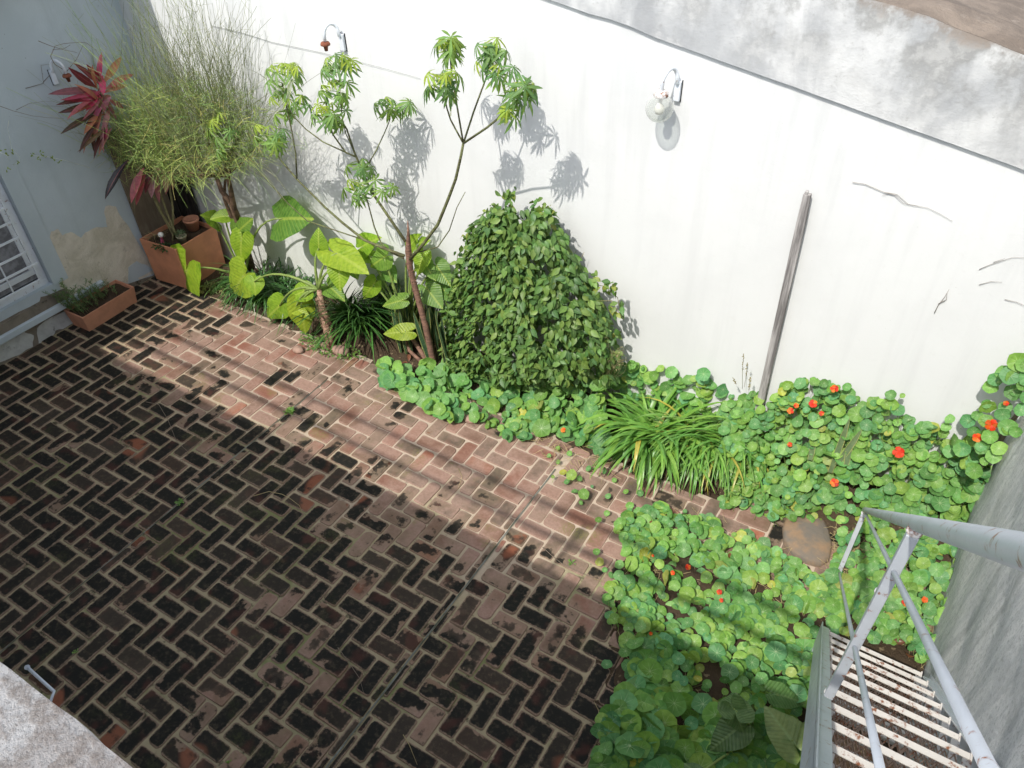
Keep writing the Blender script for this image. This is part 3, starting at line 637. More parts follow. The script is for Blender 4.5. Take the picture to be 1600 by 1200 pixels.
# ================================================================== wall lamps
def lamp(name, label, globe, cap, mat, flip=1, side=None):
    """side: None for the white wall. globe = world position of the cap centre."""
    t = thing(name, label, 'wall lamp', 'wall lamps')
    n_ = Vector((0, -1, 0)) if side is None else Vector((1, 0, 0)); sx_ = Vector((1, 0, 0)) if side is None else Vector((0, 1, 0))
    c = Vector(globe); wallp = Vector((c.x, YW, c.z)) if side is None else Vector((XB, c.y, c.z))
    out = (c - wallp).dot(n_); top = c + Vector((0, 0, .155))
    base = wallp + sx_ * (.055 * flip) + Vector((0, 0, -.02))
    b = MB()
    def BX(lo, hi):
        P = []
        for z in (lo[2], hi[2]):
            for (i, j) in ((lo[0], lo[1]), (hi[0], lo[1]), (hi[0], hi[1]), (lo[0], hi[1])): P.append(base + sx_ * i + n_ * j + Vector((0, 0, z)))
        b.hexa(P)
    BX((-.022, 0, -.075), (.022, .034, .06)); b.build('back_plate', mat, t, .005)
    b = MB(); BX((-.026, .0, -.082), (-.019, .006, .066)); BX((.022, 0, -.082), (.027, .008, .064)); b.build('gasket', M['dark'], t)
    b = MB(); pts = []; 
    a0 = base + n_ * .034 + Vector((0, 0, .045))
    pts = [a0 + n_ * -.01, a0 + n_ * .012 + Vector((0, 0, .008))]
    r_ = (out - .06) / 2; cc = base + n_ * (.05 + r_) + Vector((0, 0, .10)); lat = c - (base + n_ * out); lat.z = 0
    for k in range(13):
        th = math.pi - math.pi * k / 12; f = k / 12
        pts.append(Vector(cc) + n_ * (-math.cos(math.pi - th) * r_) * 1 + Vector((0, 0, math.sin(th) * r_ * 1.1)) + lat * f)
    pts.append(c + Vector((0, 0, .012)))
    b.tube(pts, .0135, 10); b.build('arm', mat, t)
    b = MB(); R_ = .036 if cap == 'open' else .042
    if cap == 'open': b.lathe(c - Vector((0, 0, .014)), [(.0, .022), (.034, .02), (.041, .008), (.041, -.004), (.034, -.008), (.02, -.008), (.014, -.05), (.0, -.052)], 20)
    else: b.lathe(c, [(0, .018), (.036, .016), (.048, .006), (.050, -.018), (.044, -.026)], 24)
    b.build('globe_holder', M['rust'] if cap == 'open' else M['capw'], t)
    if cap != 'open':
        rg = .094; gc = c - Vector((0, 0, .014 + .088)); prof = []
        for k in range(17):
            th = .44 + (math.pi - .44) * k / 16; prof.append((rg * math.sin(th) + 1e-4, rg * math.cos(th)))
        b = MB(); b.lathe(gc, prof, 32); b.build('glass_globe', M['globe'], t)
        b = MB(); b.lathe(gc + Vector((0, 0, .012)), [(.0, .06), (.013, .06), (.014, .02), (.030, .0), (.036, -.024), (.026, -.048), (0, -.056)], 20); b.build('bulb', M['ball'], t)
    return t
G = WY(1030.5, 168.5, YW - .175)
t = lamp('wall_lamp', 'white lamp with a clear glass globe and rust spotted cap on the bare white wall', G + Vector((0, 0, .10)), 'globe', M['wpaint'])
G2 = WY(508, 67, YW - .165)
t = lamp('wall_lamp', 'white wall lamp without its globe, brown holder bare above the umbrella tree', G2 + Vector((0, 0, .0)), 'open', M['wpaint'])
G3 = WX(104, 117, XB + .16)
t = lamp('wall_lamp', 'white wall lamp on the blue grey wall above the red leaves, globe missing', G3, 'open', M['wpaint'], -1, 'blue')
# ================================================================== boards in the corner
b = MB(); b.hexa([(XB + .03, 4.43, 0), (XB + .055, 4.43, 0), (XB + .055, 4.90, 0), (XB + .03, 4.90, 0), (XB + .005, 4.43, 1.72), (XB + .03, 4.43, 1.72), (XB + .03, 4.90, 1.72), (XB + .005, 4.90, 1.72)])
tag(b.build('plywood_board', M['board'], None, .002), 'tall stained brown board standing in the corner behind the square planter', 'board')
b = MB()
for k in range(2):
    y = 4.915 + k * .085; b.hexa([(XB + .03, y, 0), (XB + .06, y, 0), (XB + .06, y + .07, 0), (XB + .03, y + .07, 0), (XB + .008, y, 1.62 + .06 * k), (XB + .038, y, 1.62 + .06 * k), (XB + .038, y + .07, 1.62 + .06 * k), (XB + .008, y + .07, 1.62 + .06 * k)])
b.hexa([(XB + .09, 5.02, 0), (XB + .30, 5.04, 0), (XB + .30, 5.065, 0), (XB + .09, 5.045, 0), (XB + .06, 5.06, 1.5), (XB + .26, 5.07, 1.5), (XB + .26, 5.09, 1.5), (XB + .06, 5.085, 1.5)])
tag(b.build('dark_planks', M['dboard'], None, .003), 'black old planks stacked upright in the corner against the white wall', 'planks')
# ================================================================== square planter
def openbox(name, mat, B, T, th, floor_t=.0):
    """B, T: four bottom / top corners counter-clockwise, open top with wall thickness th"""
    B = [Vector(p) for p in B]; T = [Vector(p) for p in T]; ct = sum(T, Vector()) / 4; cb = sum(B, Vector()) / 4
    def inn(p, c, k): d = c - p; return p + d.normalized() * (th * 1.4)
    Ti = [inn(p, ct, 0) for p in T]; Bi = [p + (ct - cb) * .35 for p in [inn(p, cb, 0) for p in B]]
    b = MB(); n0 = b.add(B + T + Ti + Bi)
    for i in range(4):
        j = (i + 1) % 4
        b.face((n0 + i, n0 + j, n0 + 4 + j, n0 + 4 + i)); b.face((n0 + 4 + i, n0 + 4 + j, n0 + 8 + j, n0 + 8 + i)); b.face((n0 + 8 + i, n0 + 8 + j, n0 + 12 + j, n0 + 12 + i))
    b.face([n0 + 12 + i for i in range(4)]); b.face([n0 + i for i in reversed(range(4))])
    return b, Ti
pl = thing('square_planter', 'large square orange terracotta planter in the corner of the yard', 'planter')
zt = .50
ptop = WX(274, 389, -7.19); zt = ptop.z
B_ = [(-7.71, 4.37, 0), (-7.19, 4.415, 0), (-7.205, 4.985, 0), (-7.72, 4.95, 0)]
T_ = [(-7.73, 4.355, zt), (-7.18, 4.40, zt), (-7.195, 5.0, zt), (-7.74, 4.965, zt)]
b, Ti = openbox('body', M['terra2'], B_, T_, .016); b.build('body', M['terra2'], pl, .004)
b = MB(); c0 = sum(Ti, Vector()) / 4; m = 8; n0 = b.add([Ti[0].lerp(Ti[1], i / m).lerp(Ti[3].lerp(Ti[2], i / m), j / m) + Vector((0, 0, -.05 + .02 * nz(i, j, .7))) for j in range(m + 1) for i in range(m + 1)])
for j in range(m):
    for i in range(m): b.face([n0 + j*(m+1) + i, n0 + j*(m+1) + i + 1, n0 + (j+1)*(m+1) + i + 1, n0 + (j+1)*(m+1) + i], None, (1, 1, 1), True)
b.build('soil', M['soil'], pl)
def pot(c, r, h, mat, name='body', rim=.006, n=20):
    b = MB(); b.lathe(c, [(0, 0), (r * .72, 0), (r * .97, h * .8), (r * 1.06, h * .82), (r * 1.06, h), (r * .93, h), (r * .88, h * .86), (0, h * .84)], n); return b
zs_ = zt - .04
fp = thing('flower_pot', 'round brown clay pot standing at the back of the square planter', 'flower pot'); pc = Vector((-7.42, 4.86, zs_))
pot(pc, .085, .14, 0).build('body', M['terra'], fp)
fp2 = thing('flower_pot', 'small ivory pot of grey green succulents on the square planter', 'flower pot'); pc2 = WY(299, 372, 4.62); pc2 = Vector((-7.30, 4.60, zs_))
pot(pc2, .055, .085, 0).build('body', M['pot'], fp2)
b = MB()
for k in range(60):
    a = R.random() * 6.28; rr = R.uniform(0, .055); c = pc2 + Vector((rr * math.cos(a), rr * math.sin(a), .085 + R.uniform(0, .03)))
    b.leaf(c, (math.cos(a), math.sin(a), R.uniform(.2, 1.2)), (0, 0, 1), R.uniform(.02, .045), [(0, .002), (.4, .006), (.8, .005), (1, .001)], .3, .3, var((.13, .19, .10)))
b.build('succulent', M['green'], fp2)
bl = MB(); pos = Vector((-7.47, 4.47, zs_ + .11)); bl.lathe(pos, [(.031 * math.sin(math.pi * k / 10) + 1e-4, .031 * math.cos(math.pi * k / 10)) for k in range(11)], 16)
tt = thing('garden_stake', 'short stake topped by a round white ball in the square planter', 'garden stake'); bl.build('ball', M['ball'], tt)
b = MB(); b.tube([(pos.x, pos.y, zs_ - .03), (pos.x, pos.y, pos.z - .02)], .005, 6); b.build('stick', M['black'], tt)
b = MB(); c = Vector((-7.30, 4.47, zs_ - .01)); n0 = []
for i in range(7):
    for j in range(12):
        th = math.pi * i / 6 * .55; ph = 2 * math.pi * j / 12; rr = .07 * (1 + .3 * nz(i, j, 1.7)); n0.append(c + Vector((rr * math.sin(th) * math.cos(ph) * 1.1, rr * math.sin(th) * math.sin(ph), .045 * math.cos(th) * (1 + .4 * nz(i, j, 2.3)))))
k0 = b.add(n0)
for i in range(6):
    for j in range(12): b.face((k0 + i*12 + j, k0 + (i+1)*12 + j, k0 + (i+1)*12 + (j+1) % 12, k0 + i*12 + (j+1) % 12))
tag(b.build('plastic_bag', M['black']), 'crumpled shiny black plastic bag at the front corner of the square planter', 'bag')
# pink spike flower and small leafy plant at its foot
pf = thing('flowering_plant', 'small plant with a pink flower spike inside the square planter', 'plant'); b = MB(); c = Vector((-7.42, 4.43, zs_))
for k in range(70):
    z = R.uniform(.04, .11); a = R.random() * 6.28; b.leaf(c + Vector((0, 0, z)), (math.cos(a), math.sin(a), .4), (0, 0, 1), .022 * (1.2 - z * 5), [(0, .003), (.5, .007), (1, .002)], .3, .4, var((.62, .16, .26), .2))
b.build('flower', M['petal'], pf); b = MB()
for k in range(46):
    a = R.random() * 6.28; b.leaf(c + Vector((R.uniform(-.07, .09), R.uniform(-.10, .03), R.uniform(-.01, .05))), (math.cos(a), math.sin(a) - .2, R.uniform(-.1, .5)), (0, 0, 1), R.uniform(.03, .06), [(0, .003), (.4, .012), (.75, .009), (1, .001)], .2, .4, var((.035, .10, .035)))
b.build('leaves', M['green'], pf)
b = MB()
for k in range(40):
    c = Vector((-7.62 + R.uniform(-.06, .06), 4.47 + R.uniform(-.06, .1), zs_)); a = R.random() * 6.28
    b.tube([c, c + Vector((math.cos(a) * .03, math.sin(a) * .03, .05)), c + Vector((math.cos(a) * .08, math.sin(a) * .08, .07))], .0012, 3)
tag(b.build('dry_grass', M['straw']), 'tuft of dry straw in the left back of the square planter', 'dry grass', None, 'stuff')
# ================================================================== long planter with rosemary
lp = thing('long_planter', 'long low terracotta window box on the bricks under the blue wall', 'planter')
A0 = FL(140, 518.5, 0); A1 = FL(214.5, 472, 0); A2 = FL(119, 505, 0)
dl = (A1 - A0); dw = Vector((-dl.y, dl.x, 0)).normalized(); wdt = (A2 - A0).dot(dw) * .98; hh = .20
# top flares out
P0, P1, P2, P3 = A0, A1, A1 + dw * wdt, A0 + dw * wdt; L_ = dl.normalized()
topz_ = .205; o = .022
T4 = [P0 - L_ * o - dw * o, P1 + L_ * o - dw * o, P2 + L_ * o + dw * o, P3 - L_ * o + dw * o]; T4 = [p + Vector((0, 0, topz_)) for p in T4]
b, Ti = openbox('body', M['terra'], [P0, P1, P2, P3], T4, .012); b.build('body', M['terra'], lp, .003)
b = MB(); m = 12; n0 = b.add([Ti[0].lerp(Ti[1], i / m).lerp(Ti[3].lerp(Ti[2], i / m), j / 4) + Vector((0, 0, -.035 + .015 * nz(i, j, .9))) for j in range(5) for i in range(m + 1)])
for j in range(4):
    for i in range(m): b.face([n0 + j*(m+1) + i, n0 + j*(m+1) + i + 1, n0 + (j+1)*(m+1) + i + 1, n0 + (j+1)*(m+1) + i], None, (1, 1, 1), True)
b.build('soil', M['soil'], lp)
rs = thing('rosemary_bush', 'grey green rosemary growing from the near end of the long planter', 'rosemary'); bs = MB(); b = MB()
for k in range(46):
    s_ = R.random() ** 1.6; c = Ti[0].lerp(Ti[1], .06 + s_ * .72).lerp(Ti[3].lerp(Ti[2], .06 + s_ * .72), R.uniform(.15, .85)) - Vector((0, 0, .03))
    hgt = R.uniform(.20, .46) * (1 - s_ * .72); d = Vector((R.uniform(-.35, .35), -.35 * (1 - s_) + R.uniform(-.4, .3), 1)).normalized()
    pts = [c + d * (hgt * q / 5) + Vector((R.uniform(-.008, .008), R.uniform(-.008, .008), 0)) * q for q in range(6)]; bs = MB(); bs.tube(pts, .0022, 3); bs.build('stem', M['stem'], rs)
    for q in range(int(hgt * 190)):
        f = R.uniform(.1, 1) * 5; i = min(4, int(f)); p = pts[i].lerp(pts[i + 1], f - i); a = R.random() * 6.28
        b.leaf(p, (math.cos(a), math.sin(a), .9), (0, 0, 1), R.uniform(.02, .036), [(0, .002), (.5, .0032), (1, .001)], .1, .2, var((.14, .24, .09), .3))
b.build('leaves', M['needle'], rs)
# ================================================================== stones
st_ = MB(); cc = FL(1262, 838, .05); K = 22; out = []
pxo = [(1232, 802), (1252, 794), (1275, 796), (1287, 808), (1296, 828), (1301, 850), (1297, 872), (1283, 880), (1262, 874), (1240, 862), (1226, 842), (1224, 820)]
top = [FL(x, y, .055) for x, y in pxo]; cen = sum(top, Vector()) / len(top); n = len(top)
r0 = st_.add([p + Vector((0, 0, -.075)) for p in top]); r1 = st_.add([p - Vector((0, 0, .012)) for p in top]); r2 = st_.add([cen + (p - cen) * .90 + Vector((0, 0, .004 * nz(p.x, p.y, 9))) for p in top]); r3 = st_.add([cen + (p - cen) * .5 + Vector((0, 0, .008 + .006 * nz(p.x, p.y, 9, 3))) for p in top]); c_ = st_.add([cen + Vector((0, 0, .008))])
for k in range(n):
    q = (k + 1) % n
    for a_, b_2 in ((r0, r1), (r1, r2), (r2, r3)): st_.face((a_ + k, a_ + q, b_2 + q, b_2 + k), None, (1, 1, 1), True)
    st_.face((r3 + k, r3 + q, c_), None, (1, 1, 1), True)
tag(st_.build('stepping_stone', M['stone']), 'flat brown stepping stone at the end of the brick path', 'stone')
def stone(px, py, r, lab):
    b = MB(); c = FL(px, py, r * .3); n = 10; rr = []
    for i in range(1, 6):
        th = math.pi * i / 6
        rr.append(b.add([c + Vector((math.sin(th) * math.cos(2*math.pi*k/n) * r * (1 + .25 * nz(k, i, 1.1, px)), math.sin(th) * math.sin(2*math.pi*k/n) * r * .75 * (1 + .25 * nz(k, i, 1.1, px)), math.cos(th) * r * .5)) for k in range(n)]))
    for a_, b_2 in zip(rr, rr[1:]):
        for k in range(n): b.face((a_ + k, b_2 + k, b_2 + (k + 1) % n, a_ + (k + 1) % n), None, (1, 1, 1), True)
    b.face([rr[0] + k for k in range(n)], None, (1, 1, 1), True); tag(b.build('stone', M['pebble']), lab, 'stone', 'edging stones along the bed')
stone(532, 548, .10, 'larger pinkish edging stone under the thick elephant ear trunk'); stone(466, 546, .07, 'small edging stone left of the thick elephant ear trunk'); stone(735, 655, .07, 'edging stone half under the nasturtiums right of the tree')
# ================================================================== plant helpers
def lerp(a, b, t): return a + (b - a) * t
def poly_at(P, x):
    if x <= P[0][0]: return P[0][1]
    for a, b in zip(P, P[1:]):
        if x <= b[0]: return lerp(a[1], b[1], (x - a[0]) / max(1e-6, b[0] - a[0]))
    return P[-1][1]
def inside(P, x, y):
    r_ = False; n = len(P)
    for i in range(n):
        (x1, y1), (x2, y2) = P[i], P[(i + 1) % n]
        if (y1 > y) != (y2 > y) and x < (x2 - x1) * (y - y1) / (y2 - y1) + x1: r_ = not r_
    return r_
def rdir(s=1.0): return Vector((R.gauss(0, s), R.gauss(0, s), R.gauss(0, s)))
SUNUP = Vector((-.05, -.62, .80))
def curve(p0, p1, sag, n=6, side=0):
    """quadratic from p0 to p1 bulging by sag (world vector)"""
    return [p0.lerp(p1, t) + sag * (4 * t * (1 - t)) for t in [i / n for i in range(n + 1)]]
HEART = [(0, 1.0), (12, .84), (28, .70), (48, .62), (72, .585), (98, .57), (122, .58), (145, .56), (160, .44), (171, .28), (180, .10)]
def ear(mb, at, tip, nr, wr=1.0, curl=.18, col=(.16, .30, .04), wavy=.03, fold=.1, notch=1.0):
    d = tip - at; L = d.length; d.normalize(); nr = (nr - d * nr.dot(d)).normalized(); sd = d.cross(nr)
    K = len(HEART); ang = [-a for a, _ in reversed(HEART)] + [a for a, _ in HEART[1:]]; rr = [r for _, r in reversed(HEART)] + [r for _, r in HEART[1:]]
    ph = R.random() * 6; n = len(ang)
    def P(a, r, q):
        x = math.sin(rad(a)) * r * q * wr; y = math.cos(rad(a)) * r * q; s = abs(x)
        z = fold * s - curl * (max(0, y) ** 2) * 1.1 - curl * .8 * x * x - (.22 * curl * (y * y) if y < 0 else 0) + wavy * math.sin(a * .09 + ph) * q * q + wavy * .8 * math.sin(a * .21 + ph * 2) * q ** 3
        return (at + sd * (x * L) + d * (y * L) + nr * (z * L), (.5 + x * .75, .25 + .75 * y))
    prev = None
    for q in (0.02, .35, .7, 1.0):
        pts = [P(a, r, q) for a, r in zip(ang, rr)]; n0 = mb.add([p for p, _ in pts]); 
        if prev:
            p0, pu = prev
            for k in range(n - 1): mb.face((p0 + k, n0 + k, n0 + k + 1, p0 + k + 1), [pu[k], pts[k][1], pts[k + 1][1], pu[k + 1]], col, True)
        prev = (n0, [u for _, u in pts])
def ribbon(mb, pts, ws, col, fold=.25, up=None):
    prev = None; L = len(pts) - 1
    for i, p in enumerate(pts):
        d = (pts[min(i + 1, L)] - pts[max(i - 1, 0)]).normalized(); u = up or Vector((0, 0, 1)); sd = d.cross(u)
        sd = sd.normalized() if sd.length > .05 else (prev[1] if prev else Vector((1, 0, 0))); nn = sd.cross(d); w_ = ws[i]
        n = mb.add([p - sd * w_ + nn * (w_ * fold), p, p + sd * w_ + nn * (w_ * fold)]); t = i / L
        if prev:
            q, _, pt = prev
            mb.face((q, q + 1, n + 1, n), [(0, pt), (.5, pt), (.5, t), (0, t)], col, True); mb.face((q + 1, q + 2, n + 2, n + 1), [(.5, pt), (1, pt), (1, t), (.5, t)], col, True)
        prev = (n, sd, t)
def strap(mb, base, out, L, w_, rise, grav, col, n=8, stiff=0.0, fold=.25):
    """blade leaving base along out (horizontal) and up, bending under its weight"""
    d = (Vector((out.x, out.y, 0)).normalized() * 1 + Vector((0, 0, rise))).normalized(); p = base.copy(); pts = [p.copy()]; st_ = L / n
    for i in range(n):
        d = (d + Vector((0, 0, -grav * (i + 1) / n)) ).normalized(); p = p + d * st_
        if p.z < .012: p.z = .012
        pts.append(p.copy())
    ws = [w_ * (.7 + .3 * min(1, t * 4)) * (1 - max(0, (t - .55) / .45) ** 1.6 * .93) for t in [i / n for i in range(n + 1)]]
    ribbon(mb, pts, ws, col, fold)
# ================================================================== umbrella tree
YT = 4.62
def TP(px, py, dy=0.0): return WY(px, py, YT + dy)
ut = thing('umbrella_tree', 'slender tree with drooping fingered leaves and a leaning brown trunk', 'tree')
tk = [TP(681, 590, .10), TP(676, 560, .09), TP(664, 505, .07), TP(650, 455, .05), TP(641, 420, .04), TP(638, 392, .03), TP(638, 365, .02), TP(637, 345, .02)]
b = MB(); b.tube(tk, [.038, .034, .030, .028, .028, .030, .013, .003], 12)
for k in range(40):
    t = R.random() * 5; i = int(t); p = tk[i].lerp(tk[i + 1], t - i); a = R.random() * 6.28; o = Vector((math.cos(a), math.sin(a), 0)) * .027; b.tube([p + o, p + o * 1.28 + Vector((0, 0, .004))], [.007, .004], 5)
b.tube([FL(672, 572, .03), TP(652, 540, .1), TP(633, 515, .12)], [.03, .022, .02], 8); b.tube([FL(668, 574, .03), TP(640, 548, .08), TP(628, 520, .12)], [.022, .018, .014], 8)
b.build('trunk', M['bark'], ut)
BR = [
 ([(634, 378, .02), (606, 337, .03), (579, 297, .02), (567, 270, .0), (553, 236, -.02), (542, 202, -.03), (527, 178, -.05)], .014, .006),
 ([(641, 405, .02), (660, 383, .0), (684, 351, -.02), (700, 312, -.03), (712, 280, -.04), (720, 245, -.04), (724, 224, -.05)], .016, .010),
 ([(724, 224, -.05), (713, 204, -.03), (704, 187, -.02), (698, 168, -.18), (692, 140, -.28)], .007, .005),
 ([(724, 224, -.05), (714, 165, -.05), (706, 120, -.05), (703, 86, -.05)], .007, .005),
 ([(724, 224, -.05), (740, 175, -.02), (761, 118, .0), (766, 85, .0)], .008, .005),
 ([(724, 224, -.05), (760, 200, -.1), (785, 180, -.17), (800, 150, -.2)], .009, .006),
 ([(640, 398, .02), (665, 391, .04), (684, 386, .06), (702, 360, .08), (714, 324, .10), (727, 300, .12)], .007, .003),
 ([(632, 400, .02), (600, 388, -.02), (569, 375, -.05), (535, 348, -.09), (508, 324, -.12), (464, 280, -.14), (440, 252, -.15), (424, 228, -.16)], .015, .006),
 ([(464, 280, -.14), (462, 240, -.15), (456, 205, -.17), (448, 168, -.18), (441, 130, -.18)], .007, .005),
 ([(569, 375, -.05), (530, 362, -.13), (480, 345, -.2), (450, 318, -.22), (400, 262, -.22), (362, 235, -.22)], .006, .004),
 ([(631, 404, .02), (612, 395, .03), (596, 381, .04), (585, 355, .04), (577, 325, .02), (571, 303, .0), (562, 290, -.02)], .008, .005),
 ([(556, 245, -.02), (540, 238, -.03), (520, 210, -.14), (511, 180, -.22), (510, 160, -.22)], .008, .005),
 ([(540, 238, -.03), (505, 222, -.08), (478, 202, -.12), (457, 180, -.15), (448, 160, -.17)], .006, .004),
 ([(572, 262, .0), (588, 235, .02), (602, 205, .18), (610, 185, .25)], .006, .004),
 ([(553, 236, -.02), (540, 208, -.08), (534, 180, -.15), (530, 120, -.22)], .005, .004)]
b = MB()
for l, r0, r1 in BR:
    pts = [TP(*q) for q in l]; K = len(pts) - 1; b.tube(pts, [lerp(r0, r1, i / K) for i in range(K + 1)], 8)
b.build('branches', M['gbark'], ut)
def palm(mb, sb, c, org, l, col, nl=8, face=None):
    d = c - org; sb.tube(curve(org, c, Vector((0, 0, .01)), 3), .0022, 4, cap=False)
    ax = (Vector((d.x, d.y, d.z * .4)).normalized() * .75 + Vector((0, -.25, .75)) + rdir(.18)).normalized()
    u = ax.orthogonal().normalized(); v = ax.cross(u); a0 = R.random() * 6.28; droop = R.uniform(.45, 1.15)
    for k in range(nl):
        a = a0 + 2 * math.pi * k / nl * .93; o = u * math.cos(a) + v * math.sin(a); dd = (o - ax * droop * .45 + Vector((0, 0, -droop * .35)) + rdir(.05)).normalized()
        ll = l * R.uniform(.82, 1.08); hw = ll * .08
        mb.leaf(c, dd, ax + o * .4, ll, [(0, .0015), (.2, hw * .55), (.45, hw), (.72, hw * .85), (.9, hw * .4), (1, .0008)], .25, R.uniform(.15, .4), var(col, .12))
CL = [(438, 118, 30, 30, 19, (448, 168, -.18)), (438, 165, 24, 22, 9, (448, 168, -.18)), (526, 104, 30, 18, 14, (530, 120, -.22)), (522, 142, 28, 18, 12, (532, 140, -.20)), (518, 178, 34, 20, 16, (511, 180, -.22)), (472, 165, 12, 14, 5, (457, 180, -.15)),
      (612, 162, 30, 14, 13, (609, 180, .25)), (560, 262, 26, 14, 9, (567, 270, 0)), (566, 296, 40, 16, 13, (562, 290, -.02)), (553, 312, 6, 6, 2, (562, 297, 0)), (614, 292, 10, 8, 2, (575, 290, 0)),
      (704, 70, 36, 18, 16, (703, 86, -.05)), (690, 125, 32, 20, 14, (692, 140, -.28)), (704, 160, 10, 12, 3, (704, 187, -.15)), (770, 78, 28, 16, 12, (766, 85, 0)), (770, 108, 34, 16, 10, (761, 118, 0)), (808, 140, 30, 24, 16, (800, 150, -.2)), (795, 185, 14, 12, 5, (792, 172, -.18)),
      (418, 208, 32, 12, 11, (424, 228, -.16)), (432, 222, 20, 10, 6, (424, 228, -.16)), (345, 200, 24, 22, 13, (362, 235, -.22)), (350, 240, 16, 12, 6, (362, 235, -.22))]
b = MB(); sb = b
for cx, cy, rx, ry, n, (ox, oy, od) in CL:
    org = TP(ox, oy, od)
    for k in range(int(n * .8 + .5)):
        a = R.random() * 6.28; q = R.random() ** .4; px, py = cx + rx * q * math.cos(a) * .95, cy + ry * q * math.sin(a)
        c = TP(px, py - 4, od + R.uniform(-.10, .10)); young = (cy - py) / ry > .25 and R.random() < .75
        palm(b, sb, c, org.lerp(c, .15), R.uniform(.115, .15) * (.78 if young else 1), (.32, .42, .055) if young else R.choice([(.17, .29, .085), (.14, .26, .09), (.20, .32, .075)]), R.choice([7, 8, 9]))
b.build('leaves', M['umb'], ut)
# ================================================================== broom shrub
bs_ = thing('broom_shrub', 'big wispy yellow green broom shrub with a twisted brown trunk in the corner', 'shrub')
def BP(px, py, dy=0.0): return WY(px, py, 4.68 + dy)
b = MB()
tb = [FL(396, 428, .0) if False else WY(392, 418, 4.9), BP(380, 375, .14), BP(372, 345, .1), BP(362, 318, .06), BP(346, 298, .03), BP(338, 275, .0)]
b.tube(tb, [.05, .044, .038, .032, .026, .02], 9); tb2 = [BP(376, 350, .12), BP(366, 325, .04), BP(361, 300, .0), BP(356, 275, -.04), BP(362, 250, -.05)]
b.tube(tb2, [.03, .028, .026, .02, .014], 8); b.tube([BP(380, 370, .14), BP(362, 340, .16), BP(350, 310, .12), BP(352, 280, .08)], [.025, .022, .018, .012], 7)
limbs = []
for ex, ey, dy in ((200, 232, -.1), (230, 190, -.2), (262, 160, .05), (300, 150, -.1), (340, 160, .1), (385, 190, .05), (400, 230, -.05), (170, 250, -.15), (300, 240, -.3), (240, 262, -.25), (360, 215, -.2)):
    p0 = BP(338 + R.uniform(-4, 20), 275, 0); p1 = BP(ex, ey, dy); c = curve(p0, p1, Vector((0, R.uniform(-.1, .0), -.04)), 7); limbs.append(c)
    b.tube(c, [lerp(.016, .004, i / 7) for i in range(8)], 6)
b.build('trunk', M['tbark'], bs_)
b = MB()
def twig(p, d, L, r, col, g=.0, n=4, wob=.18):
    pts = [p.copy()]; d = d.normalized()
    for i in range(n):
        d = (d + rdir(wob * .5) + Vector((0, 0, -g))).normalized(); p = p + d * (L / n)
        if p.x < XB + .01: p.x = XB + .01
        if p.y > YW - .01: p.y = YW - .01
        pts.append(p.copy())
    b.tube(pts, [lerp(r, r * .55, i / n) for i in range(n + 1)], 3, col, False, False); return pts
YG = [(.50, .60, .17), (.40, .52, .15), (.32, .46, .14), (.56, .52, .20), (.22, .34, .10)]
GG = [(.25, .27, .14), (.20, .22, .11), (.32, .35, .16)]
for k in range(4600):   # dense lower mass
    a = R.random() * 6.28; q = R.random() ** .55
    px = 280 + 135 * q * math.cos(a) * (1 + .2 * R.gauss(0, 1)); py = 226 + (52 if math.sin(a) > 0 else 88) * q * math.sin(a) * (1 + .12 * R.gauss(0, 1)) - (px - 275) * .03
    p = BP(px, py, R.uniform(-.34, .26))
    d = rdir(1) + Vector(((px - 285) / 160, -.3, .25 + (230 - py) / 110))
    pts = twig(p, d, R.uniform(.08, .24), R.uniform(.0012, .0021), var(R.choice(YG), .2), .02, 3, .32)
    if R.random() < .5: twig(pts[1], rdir(1) + Vector((0, -.2, .2)), R.uniform(.03, .08), .0015, var(R.choice(YG), .2), .0, 2, .4)
for k in range(820):    # long whips
    l = R.choice(limbs); p = l[R.randrange(3, 8)] + rdir(.05); px = R.gauss(0, 1)
    d = Vector((R.gauss(.10, .40), R.gauss(-.05, .25), R.uniform(.6, 1.5)))
    pts = twig(p, d, R.uniform(.45, 1.45), R.uniform(.0014, .0025), var(R.choice(GG if p.x > -6.9 or R.random() < .3 else YG), .2), R.uniform(-.04, .07), 9, .11)
    for j in range(R.choice([1, 2, 3])):
        q = pts[R.randrange(3, 8)]; twig(q, Vector((R.gauss(.1, .6), R.gauss(0, .4), R.uniform(.2, 1))), R.uniform(.06, .22), .0014, var(R.choice(GG), .2), .03, 4, .2)
for k in range(150):    # arching over to the right and left
    l = R.choice(limbs); p = l[R.randrange(2, 8)] + rdir(.04); s_ = 1 if R.random() < .62 else -1
    twig(p, Vector((s_ * R.uniform(.4, 1), R.uniform(-.5, .2), R.uniform(.2, .9))), R.uniform(.3, .8), R.uniform(.0016, .0024), var(R.choice(GG + YG), .2), R.uniform(.08, .22), 8, .12)
b.build('twigs', M['needle'], bs_)
